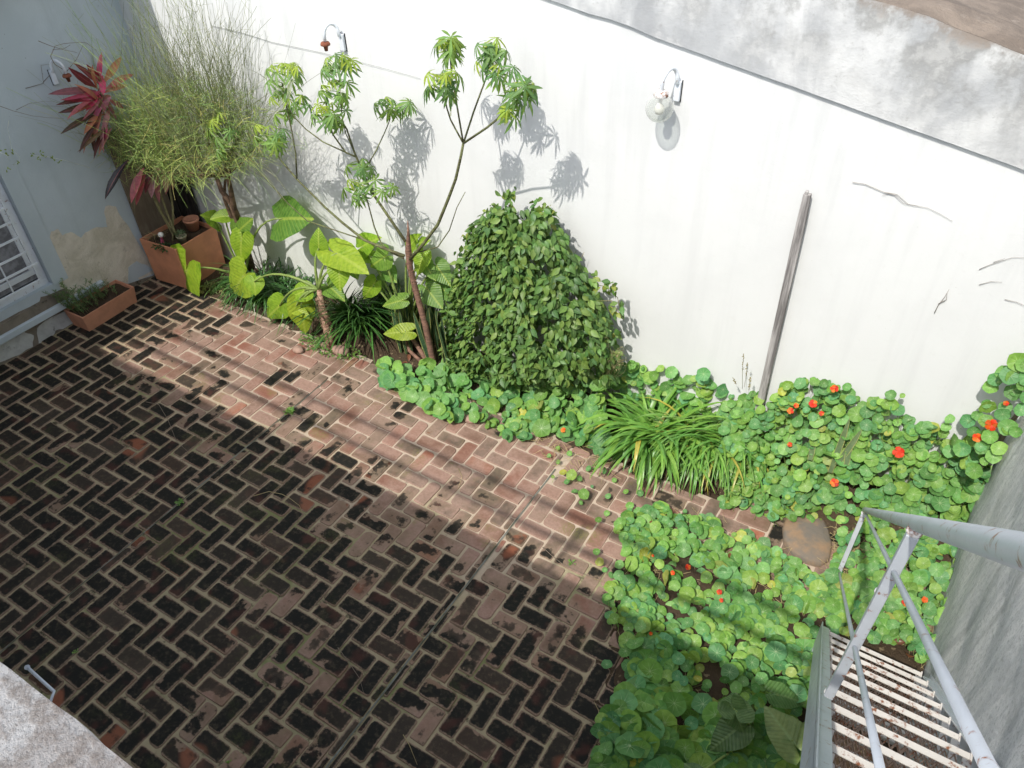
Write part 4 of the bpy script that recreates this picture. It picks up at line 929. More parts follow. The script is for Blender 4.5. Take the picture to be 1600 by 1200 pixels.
# ================================================================== crimson ti plant
ti = thing('ti_plant', 'tall ti plant with crimson and pink leaves rising from the square planter', 'plant')
b = MB(); XT = -7.48
for (a, m_, c, e) in (((271, 372), (256, 340), (241, 308), (205, 240)), ((282, 374), (262, 335), (249, 298), (215, 220)), ((279, 350), (270, 325), (266, 300), (262, 262)), ((276, 372), (250, 330), (236, 300), (185, 200))):
    p = [Vector((-7.42 + R.uniform(-.05, .05), 4.62 + R.uniform(-.06, .06), zt - .06)), WX(*m_, -7.42), WX(*c, -7.44), WX(*e, XT)]
    b = MB(); b.tube([p[0], p[0].lerp(p[1], .5), p[1], p[1].lerp(p[2], .5), p[2], p[2].lerp(p[3], .5), p[3]], [.014, .013, .012, .012, .011,   .01, .009], 7); b.build('stem', M['stem'], ti)
hub = WX(158, 140, XT)
b = MB(); b.tube([WX(205, 240, XT), WX(185, 200, XT), WX(165, 165, XT), hub], .010, 7); b.build('stem', M['stem'], ti)
b = MB(); PKX = [(.42, .03, .09), (.34, .025, .06), (.20, .03, .035), (.10, .02, .025), (.38, .13, .06)]
def tileaf(a, e, col, wd=.030, X0=XT, dx=.05, cur=.2):
    p0 = WX(*a, X0); p1 = WX(*e, X0 + dx); d = p1 - p0; L = d.length; col = (min(.8, col[0] * 1.35 + .02), col[1] * 1.25 + .01, col[2] * 1.4 + .015)
    wd *= 1.15; b.leaf(p0, d, Vector((.6, -.5, .7)) + rdir(.25), L * 1.04, [(0, .005), (.15, wd * .4), (.4, wd), (.65, wd * .95), (.85, wd * .55), (1, .001)], .35, cur, var(col, .1), .12)
for a, e, c, wd in (((156, 130), (154, 84), (.55, .05, .14), .024), ((160, 132), (190, 88), (.42, .17, .08), .030), ((152, 138), (113, 112), (.13, .02, .03), .032), ((150, 142), (85, 140), (.20, .06, .07), .032), ((156, 146), (120, 156), (.55, .07, .14), .030), ((158, 150), (155, 150), (.5, .05, .12), .02), ((160, 118), (160, 146), (.62, .05, .18), .030), ((165, 140), (207, 110), (.42, .10, .12), .032), ((163, 145), (200, 128), (.5, .16, .12), .028), ((155, 155), (108, 152), (.22, .03, .04), .028), ((152, 160), (100, 175), (.06, .03, .02), .026), ((158, 168), (132, 205), (.48, .17, .06), .026), ((160, 170), (143, 215), (.42, .16, .10), .024), ((150, 178), (98, 200), (.05, .04, .02), .026), ((158, 185), (118, 228), (.05, .03, .02), .024), ((170, 190), (140, 240), (.09, .03, .02), .024), ((160, 130), (138, 106), (.16, .02, .03), .028), ((168, 155), (195, 168), (.30, .08, .07), .026), ((172, 165), (160, 205), (.36, .15, .13), .024), ((175, 200), (150, 235), (.40, .22, .18), .024), ((155, 132), (124, 100), (.12, .015, .02), .026), ((155, 150), (135, 168), (.5, .06, .13), .024), ((150, 150), (96, 160), (.08, .03, .03), .022)): tileaf(a, e, c, wd)
for k in range(26):
    ang = R.uniform(1.2, 5.4) if R.random() < .7 else R.uniform(0, 6.28); L_ = R.uniform(26, 58); hx_, hy_ = 160 + R.uniform(-8, 10), 138 + R.uniform(-8, 60)
    tileaf((hx_, hy_), (hx_ + L_ * math.cos(ang), hy_ + L_ * .8 * math.sin(ang) + 8), R.choice([(.40, .05, .10), (.10, .025, .03), (.05, .03, .025), (.34, .13, .08), (.30, .10, .11), (.14, .10, .04), (.50, .22, .20)]), R.uniform(.014, .026), XT, R.uniform(-.04, .16), R.uniform(.15, .7))
for a, e, c, wd in (((225, 262), (198, 308), (.42, .12, .13), .038), ((228, 268), (208, 314), (.34, .08, .09), .032), ((238, 266), (234, 308), (.50, .26, .26), .034), ((246, 270), (243, 316), (.38, .14, .14), .026), ((252, 264), (268, 306), (.48, .22, .26), .032), ((200, 250), (158, 298), (.012, .014, .014), .034), ((270, 262), (300, 290), (.03, .02, .02), .024), ((285, 262), (314, 303), (.025, .02, .02), .018), ((262, 262), (276, 300), (.18, .03, .06), .024), ((240, 262), (222, 296), (.12, .03, .03), .028)): tileaf(a, e, c, wd, -7.36, .06, .35)
b.build('leaves', M['ti'], ti)
# loose climbing tendrils on the blue wall
def bwall(l, X=XB + .03): return [WX(x, y, X) for x, y in l]
tubes('tendril', M['twig'], [(bwall([(60, 64), (80, 72), (100, 78), (120, 82)], XB + .15), .004), (bwall([(105, 113), (85, 100), (79, 88), (86, 72), (100, 68), (125, 66), (135, 67), (150, 78), (156, 90)], XB + .15), .004), (bwall([(104, 112), (120, 92), (130, 70)], XB + .12), .003), (bwall([(82, 78), (100, 76), (110, 70)], XB + .1), .003)], 'dark looping tendril above the lamp on the blue grey wall', 'vine')
tubes('tendril', M['twig'], [(bwall([(-5, 164), (20, 173), (50, 181), (75, 184), (100, 185)], XB + .12), .003), (bwall([(25, 172), (45, 162), (70, 158), (95, 160)], XB + .03), .002), (bwall([(40, 138), (55, 134), (68, 130), (64, 102), (80, 100)], XB + .01), .003), (bwall([(68, 128), (80, 115)], XB + .01), .003)], 'thin straight tendril reaching left across the blue grey wall below the lamp', 'vine')
vt = thing('tendril', 'thin leafy tendril hanging low at the left edge of the blue wall', 'vine'); b = MB()
for l in (bwall([(14, 188), (12, 200), (18, 232), (30, 245), (30, 252), (20, 258)], XB + .15), bwall([(-6, 236), (10, 242), (14, 250)], XB + .2), bwall([(50, 243), (75, 245), (100, 250), (140, 262)], XB + .15)): b.tube(l, .0018, 3)
b.build('stem', M['needle'], vt); b = MB()
for q in ((52, 243), (60, 247), (65, 240), (78, 246), (85, 250), (12, 262), (28, 252), (20, 240), (5, 235), (10, 242), (92, 252), (70, 243)):
    for k in range(3):
        a = R.random() * 6.28; b.leaf(WX(q[0] + R.uniform(-3, 3), q[1] + R.uniform(-3, 3), XB + .15), (.2, math.cos(a), math.sin(a)), (1, -.4, .5), R.uniform(.02, .032), [(0, .001), (.4, .006), (.8, .004), (1, .0005)], .2, .2, var((.26, .34, .09), .25))
b.build('leaves', M['green'], vt)
# ================================================================== elephant ears
LG = [(.27, .42, .035), (.23, .38, .035), (.31, .42, .04)]
DG = [(.13, .26, .05), (.16, .29, .05)]
def eplant(label, leaves, hubs, trunk=None, extra=None):
    t = thing('elephant_ear', label, 'plant'); sb = MB()
    for i, (a, e, Ya, Yt, wr, col, hb) in enumerate(leaves):
        b = MB(); p0 = WY(*a, Ya); p1 = WY(*e, Yt); p1 = p0.lerp(p1, .86); up = (CAM - p0).normalized() * .75 + Vector((0, -.25, .65)) + rdir(.14)
        ear(b, p0, p1, up, wr, R.uniform(.12, .28), var(col, .08, .06), R.uniform(.02, .045), R.uniform(-.05, .22))
        lf = b.build('leaf', M['ear'], t); sb = MB()
        h0 = hubs[hb]; L = (p0 - h0).length; sb.tube(curve(h0, p0, Vector((0, -.03, .16 * L + .01)), 8), [lerp(.017, .007, k / 8) for k in range(9)], 7); sb.build('stalk', M['stalk'], lf)
    return t
hubA = FL(384, 436, .06)
e1 = eplant('low elephant ear plant in front of the white wall right of the square planter', [
    ((338, 345), (316, 333), 4.78, 4.62, 1.0, LG[1], 0), ((352, 338), (322, 340), 4.8, 4.66, .9, LG[1], 0), ((372, 362), (391, 340), 4.72, 4.72, .8, DG[1], 0), ((441, 342), (484, 338), 4.80, 4.74, .95, DG[0], 0),
    ((377, 376), (372, 420), 4.62, 4.50, .88, LG[0], 0), ((291, 424), (276, 492), 4.42, 4.36, .70, LG[0], 0), ((380, 432), (352, 466), 4.48, 4.38, 1.05, LG[2], 0)], [hubA])
hubB = WY(498, 452, 4.50)
e2 = eplant('elephant ear plant on a thick fibrous trunk at the brick edge', [
    ((498, 388), (496, 352), 4.62, 4.66, .85, LG[1], 0), ((526, 396), (582, 428), 4.62, 4.52, .62, LG[2], 0), ((530, 418), (530, 462), 4.60, 4.46, .9, LG[0], 0), ((476, 455), (444, 466), 4.44, 4.34, .85, LG[0], 0), ((437, 478), (410, 502), 4.42, 4.33, .85, LG[1], 0),
    ((470, 480), (478, 532), 4.40, 4.34, .75, LG[2], 0), ((462, 482), (486, 496), 4.38, 4.34, .55, LG[2], 0), ((398, 440), (398, 466), 4.42, 4.34, 1.3, LG[0], 0), ((515, 448), (540, 470), 4.60, 4.52, .8, DG[1], 0)], [hubB])
b = MB(); tkb = [FL(519, 548, -.02), WY(514, 520, 4.44), WY(508, 495, 4.46), WY(502, 472, 4.48), hubB]; b.tube(tkb, [.050, .052, .044, .038, .022], 12)

for k in range(170):
    t_ = R.random() * 3.4; i = int(t_); p = tkb[i].lerp(tkb[i + 1], t_ - i); a = R.uniform(2.6, 6.8); o = Vector((math.cos(a), math.sin(a), 0)) * .040; b.tube([p + o, p + o * 1.35 + Vector((0, 0, -.01)), p + o * R.uniform(1.3, 1.9) + Vector((R.uniform(-.01, .01), 0, -.035))], [.003, .002, .001], 3)
b.build('trunk', M['fib'], e2)
hubC = WY(640, 520, 4.86)
e3 = eplant('cluster of elephant ear leaves behind the leaning brown trunk', [
    ((600, 402), (572, 420), 4.85, 4.78, 1.0, DG[1], 0), ((566, 385), (592, 368), 4.92, 4.9, .8, LG[1], 0), ((583, 445), (562, 472), 4.74, 4.66, .75, LG[0], 0), ((660, 400), (650, 436), 4.86, 4.74, .8, LG[1], 0), ((664, 412), (680, 440), 4.9, 4.8, .7, DG[1], 0), ((626, 470), (590, 478), 4.7, 4.6, .7, DG[1], 0), ((634, 518), (590, 522), 4.62, 4.5, .62, LG[2], 0), ((668, 452), (692, 485), 4.85, 4.74, .9, DG[1], 0), ((684, 418), (706, 448), 4.94, 4.86, .9, DG[0], 0), ((640, 385), (655, 362), 4.92, 4.9, .7, LG[1], 0), ((655, 380), (670, 372), 4.9, 4.88, .8, LG[1], 0), ((606, 425), (618, 440), 4.9, 4.8, 1, DG[0], 0), ((545, 405), (560, 440), 4.9, 4.8, .9, DG[1], 0), ((690, 450), (712, 470), 4.95, 4.86, .9, DG[0], 0), ((575, 400), (545, 395), 4.9, 4.84, .8, LG[1], 0), ((590, 440), (600, 462), 4.92, 4.84, .8, DG[1], 0), ((655, 345), (668, 325), 5.0, 5.0, .01, DG[1], 0)][:16], [hubC])
hubD = FL(1185, 1150, .05)
def eshade():
    t = thing('elephant_ear', 'broad dark elephant ear leaves in the shade beside the stairs', 'plant'); sb = MB()
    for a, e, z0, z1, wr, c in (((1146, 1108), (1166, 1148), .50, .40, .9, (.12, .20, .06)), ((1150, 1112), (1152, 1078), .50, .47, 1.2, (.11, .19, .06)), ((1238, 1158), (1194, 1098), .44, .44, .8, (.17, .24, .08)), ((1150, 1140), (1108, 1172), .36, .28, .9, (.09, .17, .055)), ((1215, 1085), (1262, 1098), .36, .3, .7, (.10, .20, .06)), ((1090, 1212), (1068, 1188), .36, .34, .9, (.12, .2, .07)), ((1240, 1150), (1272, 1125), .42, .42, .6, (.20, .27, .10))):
        b = MB(); p0 = FL(*a, z0); p1 = FL(*e, z1); ear(b, p0, p1, Vector((R.uniform(-.2, .2), -.1, 1)), wr, .18, var(c, .08), .05, .12); lf = b.build('leaf', M['earshade'], t); sb = MB()
        sb.tube(curve(hubD + rdir(.02), p0, Vector((0, 0, .05)), 6), .008, 6); sb.build('stalk', M['stalk'], lf)
eshade()
# ================================================================== strap leaved clumps
def clump(name, label, cat, bases, n, L, w_, rise, grav, cols, mat, bias=(0, 0), group=None, spread=.05, yellow=0):
    t = thing(name, label, cat, group); b = MB()
    for k in range(n):
        base = Vector(R.choice(bases)) + Vector((R.gauss(0, spread), R.gauss(0, spread * .7), 0)); a = R.random() * 6.28
        out = Vector((math.cos(a) + bias[0], math.sin(a) + bias[1], 0)); c = var(R.choice(cols), .15)
        if R.random() < yellow: c = var((.42, .38, .08), .15)
        strap(b, base, out, R.uniform(*L), w_ * R.uniform(.8, 1.15), R.uniform(*rise), R.uniform(*grav), c)
    b.build('leaves', mat, t); return t
AG = [(.17, .36, .06), (.14, .32, .055), (.21, .39, .07), (.11, .27, .05)]
clump('agapanthus', 'large clump of glossy strap leaves spilling onto the bricks between nasturtiums', 'plant', [FL(1015, 705, .04), FL(1000, 690, .04), FL(1040, 700, .04)], 250, (.42, .80), .0195, (.7, 2.4), (.28, .62), AG, M['blade'], (-.05, -.25), 'agapanthus clumps', .035, .03)
clump('agapanthus', 'finer clump of strap leaves hanging forward beside the timber post', 'plant', [FL(1115, 710, .05), FL(1095, 700, .05), FL(1150, 715, .05), FL(1080, 700, .05), FL(1165, 700, .08)], 700, (.38, .78), .0112, (.7, 2.2), (.28, .65), AG + [(.20, .34, .09)], M['blade'], (.05, -.45), 'agapanthus clumps', .05, .05)
LD = [(.045, .12, .03), (.06, .15, .035), (.035, .10, .03), (.08, .19, .05)]
clump('lilyturf', 'dark narrow leaved clump between the elephant ears and the brick edge', 'plant', [FL(445, 462, .04), FL(420, 455, .04), FL(480, 476, .04), FL(400, 450, .04)], 430, (.35, .68), .0068, (.4, 1.6), (.25, .6), LD, M['dblade'], (-.25, -.35), 'dark grassy clumps', .05)
clump('lilyturf', 'long dark straight blades sweeping down from behind the fibrous trunk', 'plant', [FL(556, 498, .06), FL(540, 488, .06), FL(575, 500, .06)], 400, (.55, 1.05), .0095, (.45, 1.5), (.02, .22), LD + [(.10, .24, .05), (.08, .20, .05)], M['dblade'], (1.1, -.62), 'dark grassy clumps', .06)
clump('spider_plant', 'pale striped grassy tuft at the foot of the square planter', 'plant', [FL(345, 448, .02), FL(330, 450, .02), FL(365, 452, .02), FL(395, 462, .02)], 120, (.12, .26), .0045, (.3, 1.4), (.4, .8), [(.30, .36, .16), (.16, .26, .08), (.40, .38, .20)], M['blade'], (0, -.2), None, .05)
t = thing('snake_plant', 'cluster of upright dark banded sword leaves behind the tree trunk', 'plant'); b = MB()
for k in range(38):
    px = R.uniform(604, 700); base = WY(px, 530 + R.uniform(-16, 10), R.uniform(4.68, 5.0)); base.z = R.uniform(.0, .05); L = R.uniform(.45, .82)
    d = Vector((R.gauss(0, .13), R.gauss(-.04, .08), 1)).normalized(); wd = R.uniform(.022, .032); sd_ = Vector((math.cos(R.uniform(-.9, .9)), R.uniform(-.6, .6), 0))
    b.leaf(base, d, Vector((R.uniform(-.6, .6), -1, 0)), L, [(0, wd * .6), (.2, wd * .9), (.5, wd), (.75, wd * .85), (.92, wd * .45), (1, .001)], .45, R.uniform(-.05, .08), var((.03, .07, .03), .25))
b.build('leaves', M['snake'], t)
t = thing('snake_plant', 'three yellow edged banded sword leaves poking out of the right nasturtiums', 'plant'); b = MB()
for a, e in (((1308, 708), (1328, 655)), ((1322, 706), (1347, 672)), ((1256, 758), (1248, 702)), ((1268, 708), (1272, 690)), ((1325, 712), (1330, 688))):
    p0 = WY(*a, 4.83); p1 = WY(*e, 4.86); b.leaf(p0 - (p1 - p0) * .6, p1 - p0, Vector((R.uniform(-.3, .3), -1, .4)), (p1 - p0).length * 1.6, [(0, .017), (.4, .024), (.7, .021), (.9, .011), (1, .001)], .35, .04, (.16, .22, .11))
b.build('leaves', M['snake'], t)
# ================================================================== conical shrub
t = thing('climbing_shrub', 'dense cone shaped shrub of glossy green leaves against the white wall', 'shrub')
CXL = [(315, 795), (330, 762), (350, 738), (400, 718), (450, 706), (500, 694), (560, 690), (610, 712)]; CXR = [(315, 805), (330, 846), (350, 872), (400, 898), (450, 925), (500, 952), (560, 966), (610, 955)]
def conep(px, py, lay=0.0):
    xl, xr = poly_at(CXL, py), poly_at(CXR, py); mid, hf = (xl + xr) / 2, (xr - xl) / 2; s_ = max(-1, min(1, (px - mid) / hf)); c_ = math.sqrt(1 - s_ * s_)
    dep = lerp(.14, .40, (py - 315) / 290) * c_; bump = .07 * nz(px, py, .02) + .03 * nz(px, py, .06, 3); Y = lerp(4.90, 4.93, (py - 315) / 290) - dep * (1 + bump * 3) + lay
    return WY(px, py, min(Y, YW - .03)), Vector((s_ * .9, -c_ * .8, .45))
b = MB(); GS = [(.10, .20, .05), (.13, .24, .06), (.16, .26, .06), (.08, .16, .05), (.17, .26, .07)]
def shrubleaf(p, nr, tilt=1.0, scale=1.0, col=None):
    d = Vector((nr.x * .8 + R.gauss(0, .55), R.gauss(-.25, .35), R.gauss(-.60, .38))); n_ = (nr + Vector((0, -.15, .35)) + rdir(.33)).normalized()
    L = R.uniform(.055, .105) * scale; hw = L * .27
    b.leaf(p, d, n_, L, [(0, .002), (.15, hw * .6), (.38, hw), (.62, hw * .82), (.84, hw * .33), (1, .0004)], .3, R.uniform(.05, .45), var(col or R.choice(GS), .22), .08)
for lay, n in ((.0, 3900), (.06, 2100), (.13, 1200)):
    for k in range(n):
        py = 322 + 275 * R.random() ** .72; px = R.uniform(poly_at(CXL, py), poly_at(CXR, py)); p, nr = conep(px, py, lay + R.uniform(-.06, .04))
        if lay < .1 and nz(px, py, .035, 6) > .24: continue
        
        shrubleaf(p, nr)
for cx, cy, n in ((800, 310, 14), (790, 300, 8), (955, 450, 16), (966, 480, 14), (958, 520, 20), (735, 370, 22), (860, 330, 24), (722, 408, 14), (840, 322, 16), (770, 330, 20), (700, 480, 20), (930, 440, 18), (755, 345, 12)):
    for k in range(n): shrubleaf(WY(cx + R.gauss(0, 7), cy + R.gauss(0, 7), 4.85 + R.uniform(-.08, .08)), Vector((R.uniform(-.5, .5), -.5, .6)), 1, .85, R.choice(GS + [(.26, .30, .07)]))
b.build('leaves', M['shrub'], t)
sb = MB()
for k in range(40):
    px = R.uniform(730, 930); sb = MB(); py = R.uniform(380, 590); p, nr = conep(px, py, .1); q, _ = conep(lerp(px, 825, .5), min(605, py + 100), .22); sb.tube(curve(q, p, Vector((0, 0, .03)), 4), [.006, .005, .004, .003, .002], 4); sb.build('stem', M['stem'], t)
for l in ([(925, 445), (945, 447), (965, 465), (970, 488)], [(795, 325), (800, 305), (792, 296)], [(930, 470), (955, 470), (975, 500)]): sb = MB(); sb.tube([WY(x, y, 4.85) for x, y in l], .003, 4); sb.build('stem', M['stem'], t)
# ================================================================== nasturtiums
NG = [(.17, .35, .08), (.14, .32, .085), (.21, .39, .08), (.12, .28, .09), (.25, .41, .09), (.13, .32, .12), (.19, .38, .11)]
def petal_flower(c, nr, r, mat, parent):
    b = MB(); nr = nr.normalized(); u = nr.orthogonal().normalized(); v = nr.cross(u)
    for k in range(5):
        a = 2 * math.pi * k / 5 + R.uniform(-.15, .15); o = u * math.cos(a) + v * math.sin(a)
        b.leaf(c, o + nr * R.uniform(.15, .6), nr, r, [(0, .002), (.3, r * .22), (.65, r * .46), (.88, r * .42), (1, r * .2)], .1, .3, var(R.choice([(.80, .05, .012), (.80, .12, .012), (.66, .03, .012), (.82, .20, .03)]), .1), .25)
    b.tube([c - nr * .03, c], [.002, .006], 5, (.7, .2, .02)); return b.build('flower', M['petal'], parent)
def nast(label, pts, flowers, rr=(.032, .062), cols=NG, lift=.08, straw=0, up=SUNUP, jit=.33, group='nasturtium patches', name='nasturtium_patch'):
    """pts: list of (world point, size factor)"""
    t = thing(name, label, 'nasturtiums', group); b = MB(); sb = b
    for p, s_ in pts:
        r_ = R.uniform(*rr) * s_ * R.choice([.55, .8, 1, 1, 1.1]); n_ = (up + rdir(jit)).normalized()
        cl_ = R.choice(cols) if R.random() > .02 else R.choice([(.42, .44, .08), (.34, .38, .10)])
        b.disc(p, n_, r_, 14 if r_ > .035 else 10, var(cl_, .18), R.uniform(.02, .22))
        q = p - n_ * .01; g_ = Vector((p.x + R.gauss(0, .03), p.y + R.uniform(-.02, .05), max(.01, p.z - R.uniform(lift * .8, lift * 1.7)))); sb.tube([q, q.lerp(g_, .5) + rdir(.008), g_], [.0016, .0018, .002], 3, (.30, .38, .13), False)
    b.build('leaves', M['round'], t)
    for c, n_, r_ in flowers: petal_flower(c, n_, r_, M['petal'], t)
    return t
def bedP(px, py, top, bot, yb=None, lay=0, ytop=YW - .10):
    """surface of a mound that climbs from the bed edge to the wall"""
    yt, ybm = poly_at(top, px), poly_at(bot, px); f = max(0, min(1, (ybm - py) / max(1, ybm - yt))); Yb = FL(px, ybm, .07).y; Y = lerp(Yb, ytop, f ** .85)
    return WY(px, py, min(Y + lay, YW - .02))
def bedpts(top, bot, x0, x1, n, lays=(.0, .04), s=1.0, ytop=YW - .10, gap=0.0):
    out = []
    while len(out) < n:
        px = R.uniform(x0, x1); a, c = poly_at(top, px), poly_at(bot, px); py = R.uniform(a, c)
        if R.random() > (c - a) / 230 + .12: continue
        if gap and nz(px, py, .018, 2) > .28 and R.random() < gap: continue
        out.append((bedP(px, py, top, bot, lay=R.uniform(*lays), ytop=ytop), s * (1 + .25 * nz(px, py, .012, 5))))
    return out
T1 = [(596, 560), (650, 572), (700, 562), (760, 585), (830, 596), (900, 588), (945, 600)]; B1 = [(596, 592), (640, 618), (700, 648), (750, 655), (800, 694), (850, 668), (900, 686), (945, 712)]
f1 = [(bedP(753, 573, T1, B1) + Vector((0, -.12, .03)), SUNUP, .032), (FL(880, 672, .14), SUNUP, .024)]
nast('nasturtium patch along the brick edge below the cone shaped shrub', bedpts(T1, B1, 598, 945, 560, (-.04, .10), 1.05, 4.80) + [(FL(R.uniform(598, 740), R.uniform(566, 600), R.uniform(.08, .16)) + Vector((0, 0, 0)), 1.1) for _ in range(34)] + [(FL(x_, lerp(590, 648, (x_ - 600) / 110) + R.uniform(-30, 8), R.uniform(.06, .14)), 1.15) for x_ in [R.uniform(600, 712) for _ in range(60)]], f1, (.042, .078))
T2 = [(955, 575), (985, 568), (1045, 566), (1090, 580), (1130, 598), (1190, 612)]; B2 = [(955, 640), (1040, 640), (1100, 650), (1190, 650)]
nast('row of round nasturtium leaves behind the agapanthus against the white wall', bedpts(T2, B2, 955, 1190, 120, (-.03, .05), 1.0), [], (.042, .062))
T3 = [(1180, 628), (1215, 608), (1250, 596), (1290, 592), (1320, 600), (1345, 622), (1400, 632), (1425, 660), (1470, 672), (1500, 692), (1535, 678), (1560, 668)]
B3 = [(1125, 790), (1200, 806), (1250, 812), (1300, 808), (1340, 830), (1400, 850), (1460, 850), (1560, 850)]
f3 = [(bedP(x, y, T3, B3) + Vector((0, -.07, .05)), SUNUP, r_) for x, y, r_ in ((1305, 607, .030), (1272, 630, .032), (1237, 641, .026), (1246, 633, .02), (1404, 705, .042), (1305, 752, .034), (1236, 693, .02), (1285, 645, .02), (1440, 830, .02))]
pts3 = bedpts(T3, B3, 1128, 1552, 1450, (-.05, .10), .98, YW - .08, .5)
for x, y in ((1392, 617), (1410, 618), (1402, 640), (1386, 632), (1478, 668), (1484, 655)): pts3.append((WY(x, y, 4.98), 1.0))
nast('wide nasturtium mass filling the bed right of the timber post', pts3, f3, (.030, .058), NG, .10)
# below, between the stairs and the grey wall
P4 = [(1318, 820), (1400, 830), (1540, 820), (1515, 880), (1500, 940), (1478, 985), (1490, 1035), (1440, 1030), (1380, 1000), (1300, 985), (1300, 900)]
def polypts(P, n, zf, s=1.0, gap=0.0, ex=None):
    x0, x1 = min(p[0] for p in P), max(p[0] for p in P); y0, y1_ = min(p[1] for p in P), max(p[1] for p in P); out = []
    while len(out) < n:
        px, py = R.uniform(x0, x1), R.uniform(y0, y1_)
        if not inside(P, px, py): continue
        if gap and nz(px, py, .016, 9) > .12 and R.random() < gap: continue
        if ex and ex(px, py): continue
        z = zf(px, py); out.append((FL(px, py, z), s * (1 + .2 * nz(px, py, .012, 5))))
    return out
nast('nasturtiums crowding the foot of the metal stairs beside the concrete wall', polypts(P4, 430, lambda x, y: R.uniform(.05, .22), .95), [(FL(1445, 937, .24), SUNUP, .022), (FL(1416, 941, .24), SUNUP, .030)], (.034, .062))
P5 = [(958, 792), (1000, 800), (1040, 790), (1075, 800), (1130, 812), (1170, 838), (1215, 860), (1270, 900), (1310, 905), (1300, 960), (1278, 985), (1276, 1210), (930, 1210), (932, 1130), (975, 1085), (1000, 1060), (968, 1030), (955, 985), (945, 930), (965, 900), (972, 850)]
def z5(x, y): return R.uniform(.04, .12) + (.0 if y < 960 else min(.16, (y - 960) * .0012)) * R.uniform(.4, 1)
sh = lambda x, y: y > 1000
pp = polypts(P5, 1220, z5, 1.02, .55, lambda x, y: (y > 1030 and R.random() < .5)); pp = [(p, s_ * (1.45 if p.y < 2.7 else .98)) for p, s_ in pp]
tn = nast('nasturtium mat spreading over the bricks left of the metal stairs', pp, [(FL(1051, 895, .17), SUNUP, .018), (FL(1075, 886, .18), SUNUP, .022), (FL(1124, 925, .19), SUNUP, .020), (FL(1127, 938, .17), SUNUP, .016), (FL(1017, 990, .12), SUNUP, .013), (FL(1020, 868, .1), SUNUP, .012)], (.034, .064), NG, .08)
nast('small nasturtium runner creeping over the bricks by the paving seam', [(FL(x, y, z), s_) for x, y, z, s_ in ((864, 745, .06, .7), (880, 738, .08, .9), (893, 742, .09, 1.0), (886, 752, .05, .8), (905, 748, .07, .8), (912, 772, .08, 1.1), (898, 768, .05, .7), (935, 812, .09, 1.2), (948, 802, .05, .8), (920, 732, .06, .7), (872, 722, .04, .5), (858, 712, .04, .5), (945, 735, .09, .8), (925, 760, .05, .6), (872, 700, .05, .6), (890, 708, .05, .6), (908, 785, .04, .5), (985, 735, .1, .9), (978, 768, .07, .8), (1004, 745, .12, 1.0), (1000, 770, .06, .8), (960, 750, .05, .7), (950, 775, .05, .6), (984, 790, .06, .7), (932, 862, .07, .7), (937, 878, .06, .9), (945, 890, .05, .9), (955, 898, .05, .6))], [], (.036, .046))
# shaded big ones at the bottom
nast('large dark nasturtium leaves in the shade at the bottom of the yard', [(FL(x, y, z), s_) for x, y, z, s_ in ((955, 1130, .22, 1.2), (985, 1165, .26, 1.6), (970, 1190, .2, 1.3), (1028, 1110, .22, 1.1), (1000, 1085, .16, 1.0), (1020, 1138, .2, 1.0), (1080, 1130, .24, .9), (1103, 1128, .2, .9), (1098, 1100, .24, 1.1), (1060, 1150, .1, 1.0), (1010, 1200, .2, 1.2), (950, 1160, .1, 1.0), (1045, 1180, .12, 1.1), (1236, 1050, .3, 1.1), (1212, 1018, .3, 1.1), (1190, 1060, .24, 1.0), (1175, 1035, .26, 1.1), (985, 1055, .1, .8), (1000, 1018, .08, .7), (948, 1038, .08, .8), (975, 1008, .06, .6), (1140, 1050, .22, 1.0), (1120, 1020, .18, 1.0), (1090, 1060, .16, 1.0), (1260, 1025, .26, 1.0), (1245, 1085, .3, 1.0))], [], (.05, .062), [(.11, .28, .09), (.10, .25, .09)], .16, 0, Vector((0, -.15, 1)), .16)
# climbing on the corner
cp = [(1556, 592, 4.98), (1545, 605, 5.0), (1590, 568, 4.95), (1580, 586, 4.9), (1598, 600, 4.9), (1586, 612, 4.95), (1543, 634, 5.0), (1530, 650, 5.0), (1538, 655, 4.95), (1564, 650, 4.95), (1572, 638, 4.98), (1512, 660, 5.02), (1522, 672, 5.0), (1568, 585, 5.0), (1575, 670, 4.9), (1590, 672, 4.85), (1548, 680, 4.9), (1555, 712, 4.85), (1540, 722, 4.85), (1520, 735, 4.8), (1562, 702, 4.85), (1505, 700, 4.95), (1532, 700, 4.9), (1598, 640, 4.9), (1600, 570, 4.9), (1608, 590, 4.9), (1608, 620, 4.9)]
tc = nast('nasturtium climbing up the corner between the white wall and the grey wall', [(WY(x + R.uniform(-3, 3), y + R.uniform(-3, 3), Y - .05), 1.05) for x, y, Y in cp for _ in range(2 if R.random() < .35 else 1)], [(WY(1549, 664, 4.88), Vector((0, -1, .6)), .04), (WY(1527, 684, 4.88), Vector((0, -1, .6)), .032), (WY(1572, 630, 4.9), Vector((0, -1, .6)), .018)], (.046, .064), NG, .06, 0, Vector((-.1, -1, .55)), .28)
b = MB()
for k in range(14): b.tube([WY(1520 + R.uniform(-8, 8), 745, 4.98), WY(1552 + R.uniform(-6, 6), 705, 4.99), WY(1580 + R.uniform(-5, 5), 660, 4.97), WY(1608, 620 + R.uniform(-12, 12), 4.93), WY(1640, 575 + R.uniform(-20, 10), 4.9)], .005, 4)
b.build('vine_stem', M['twig'], tc)
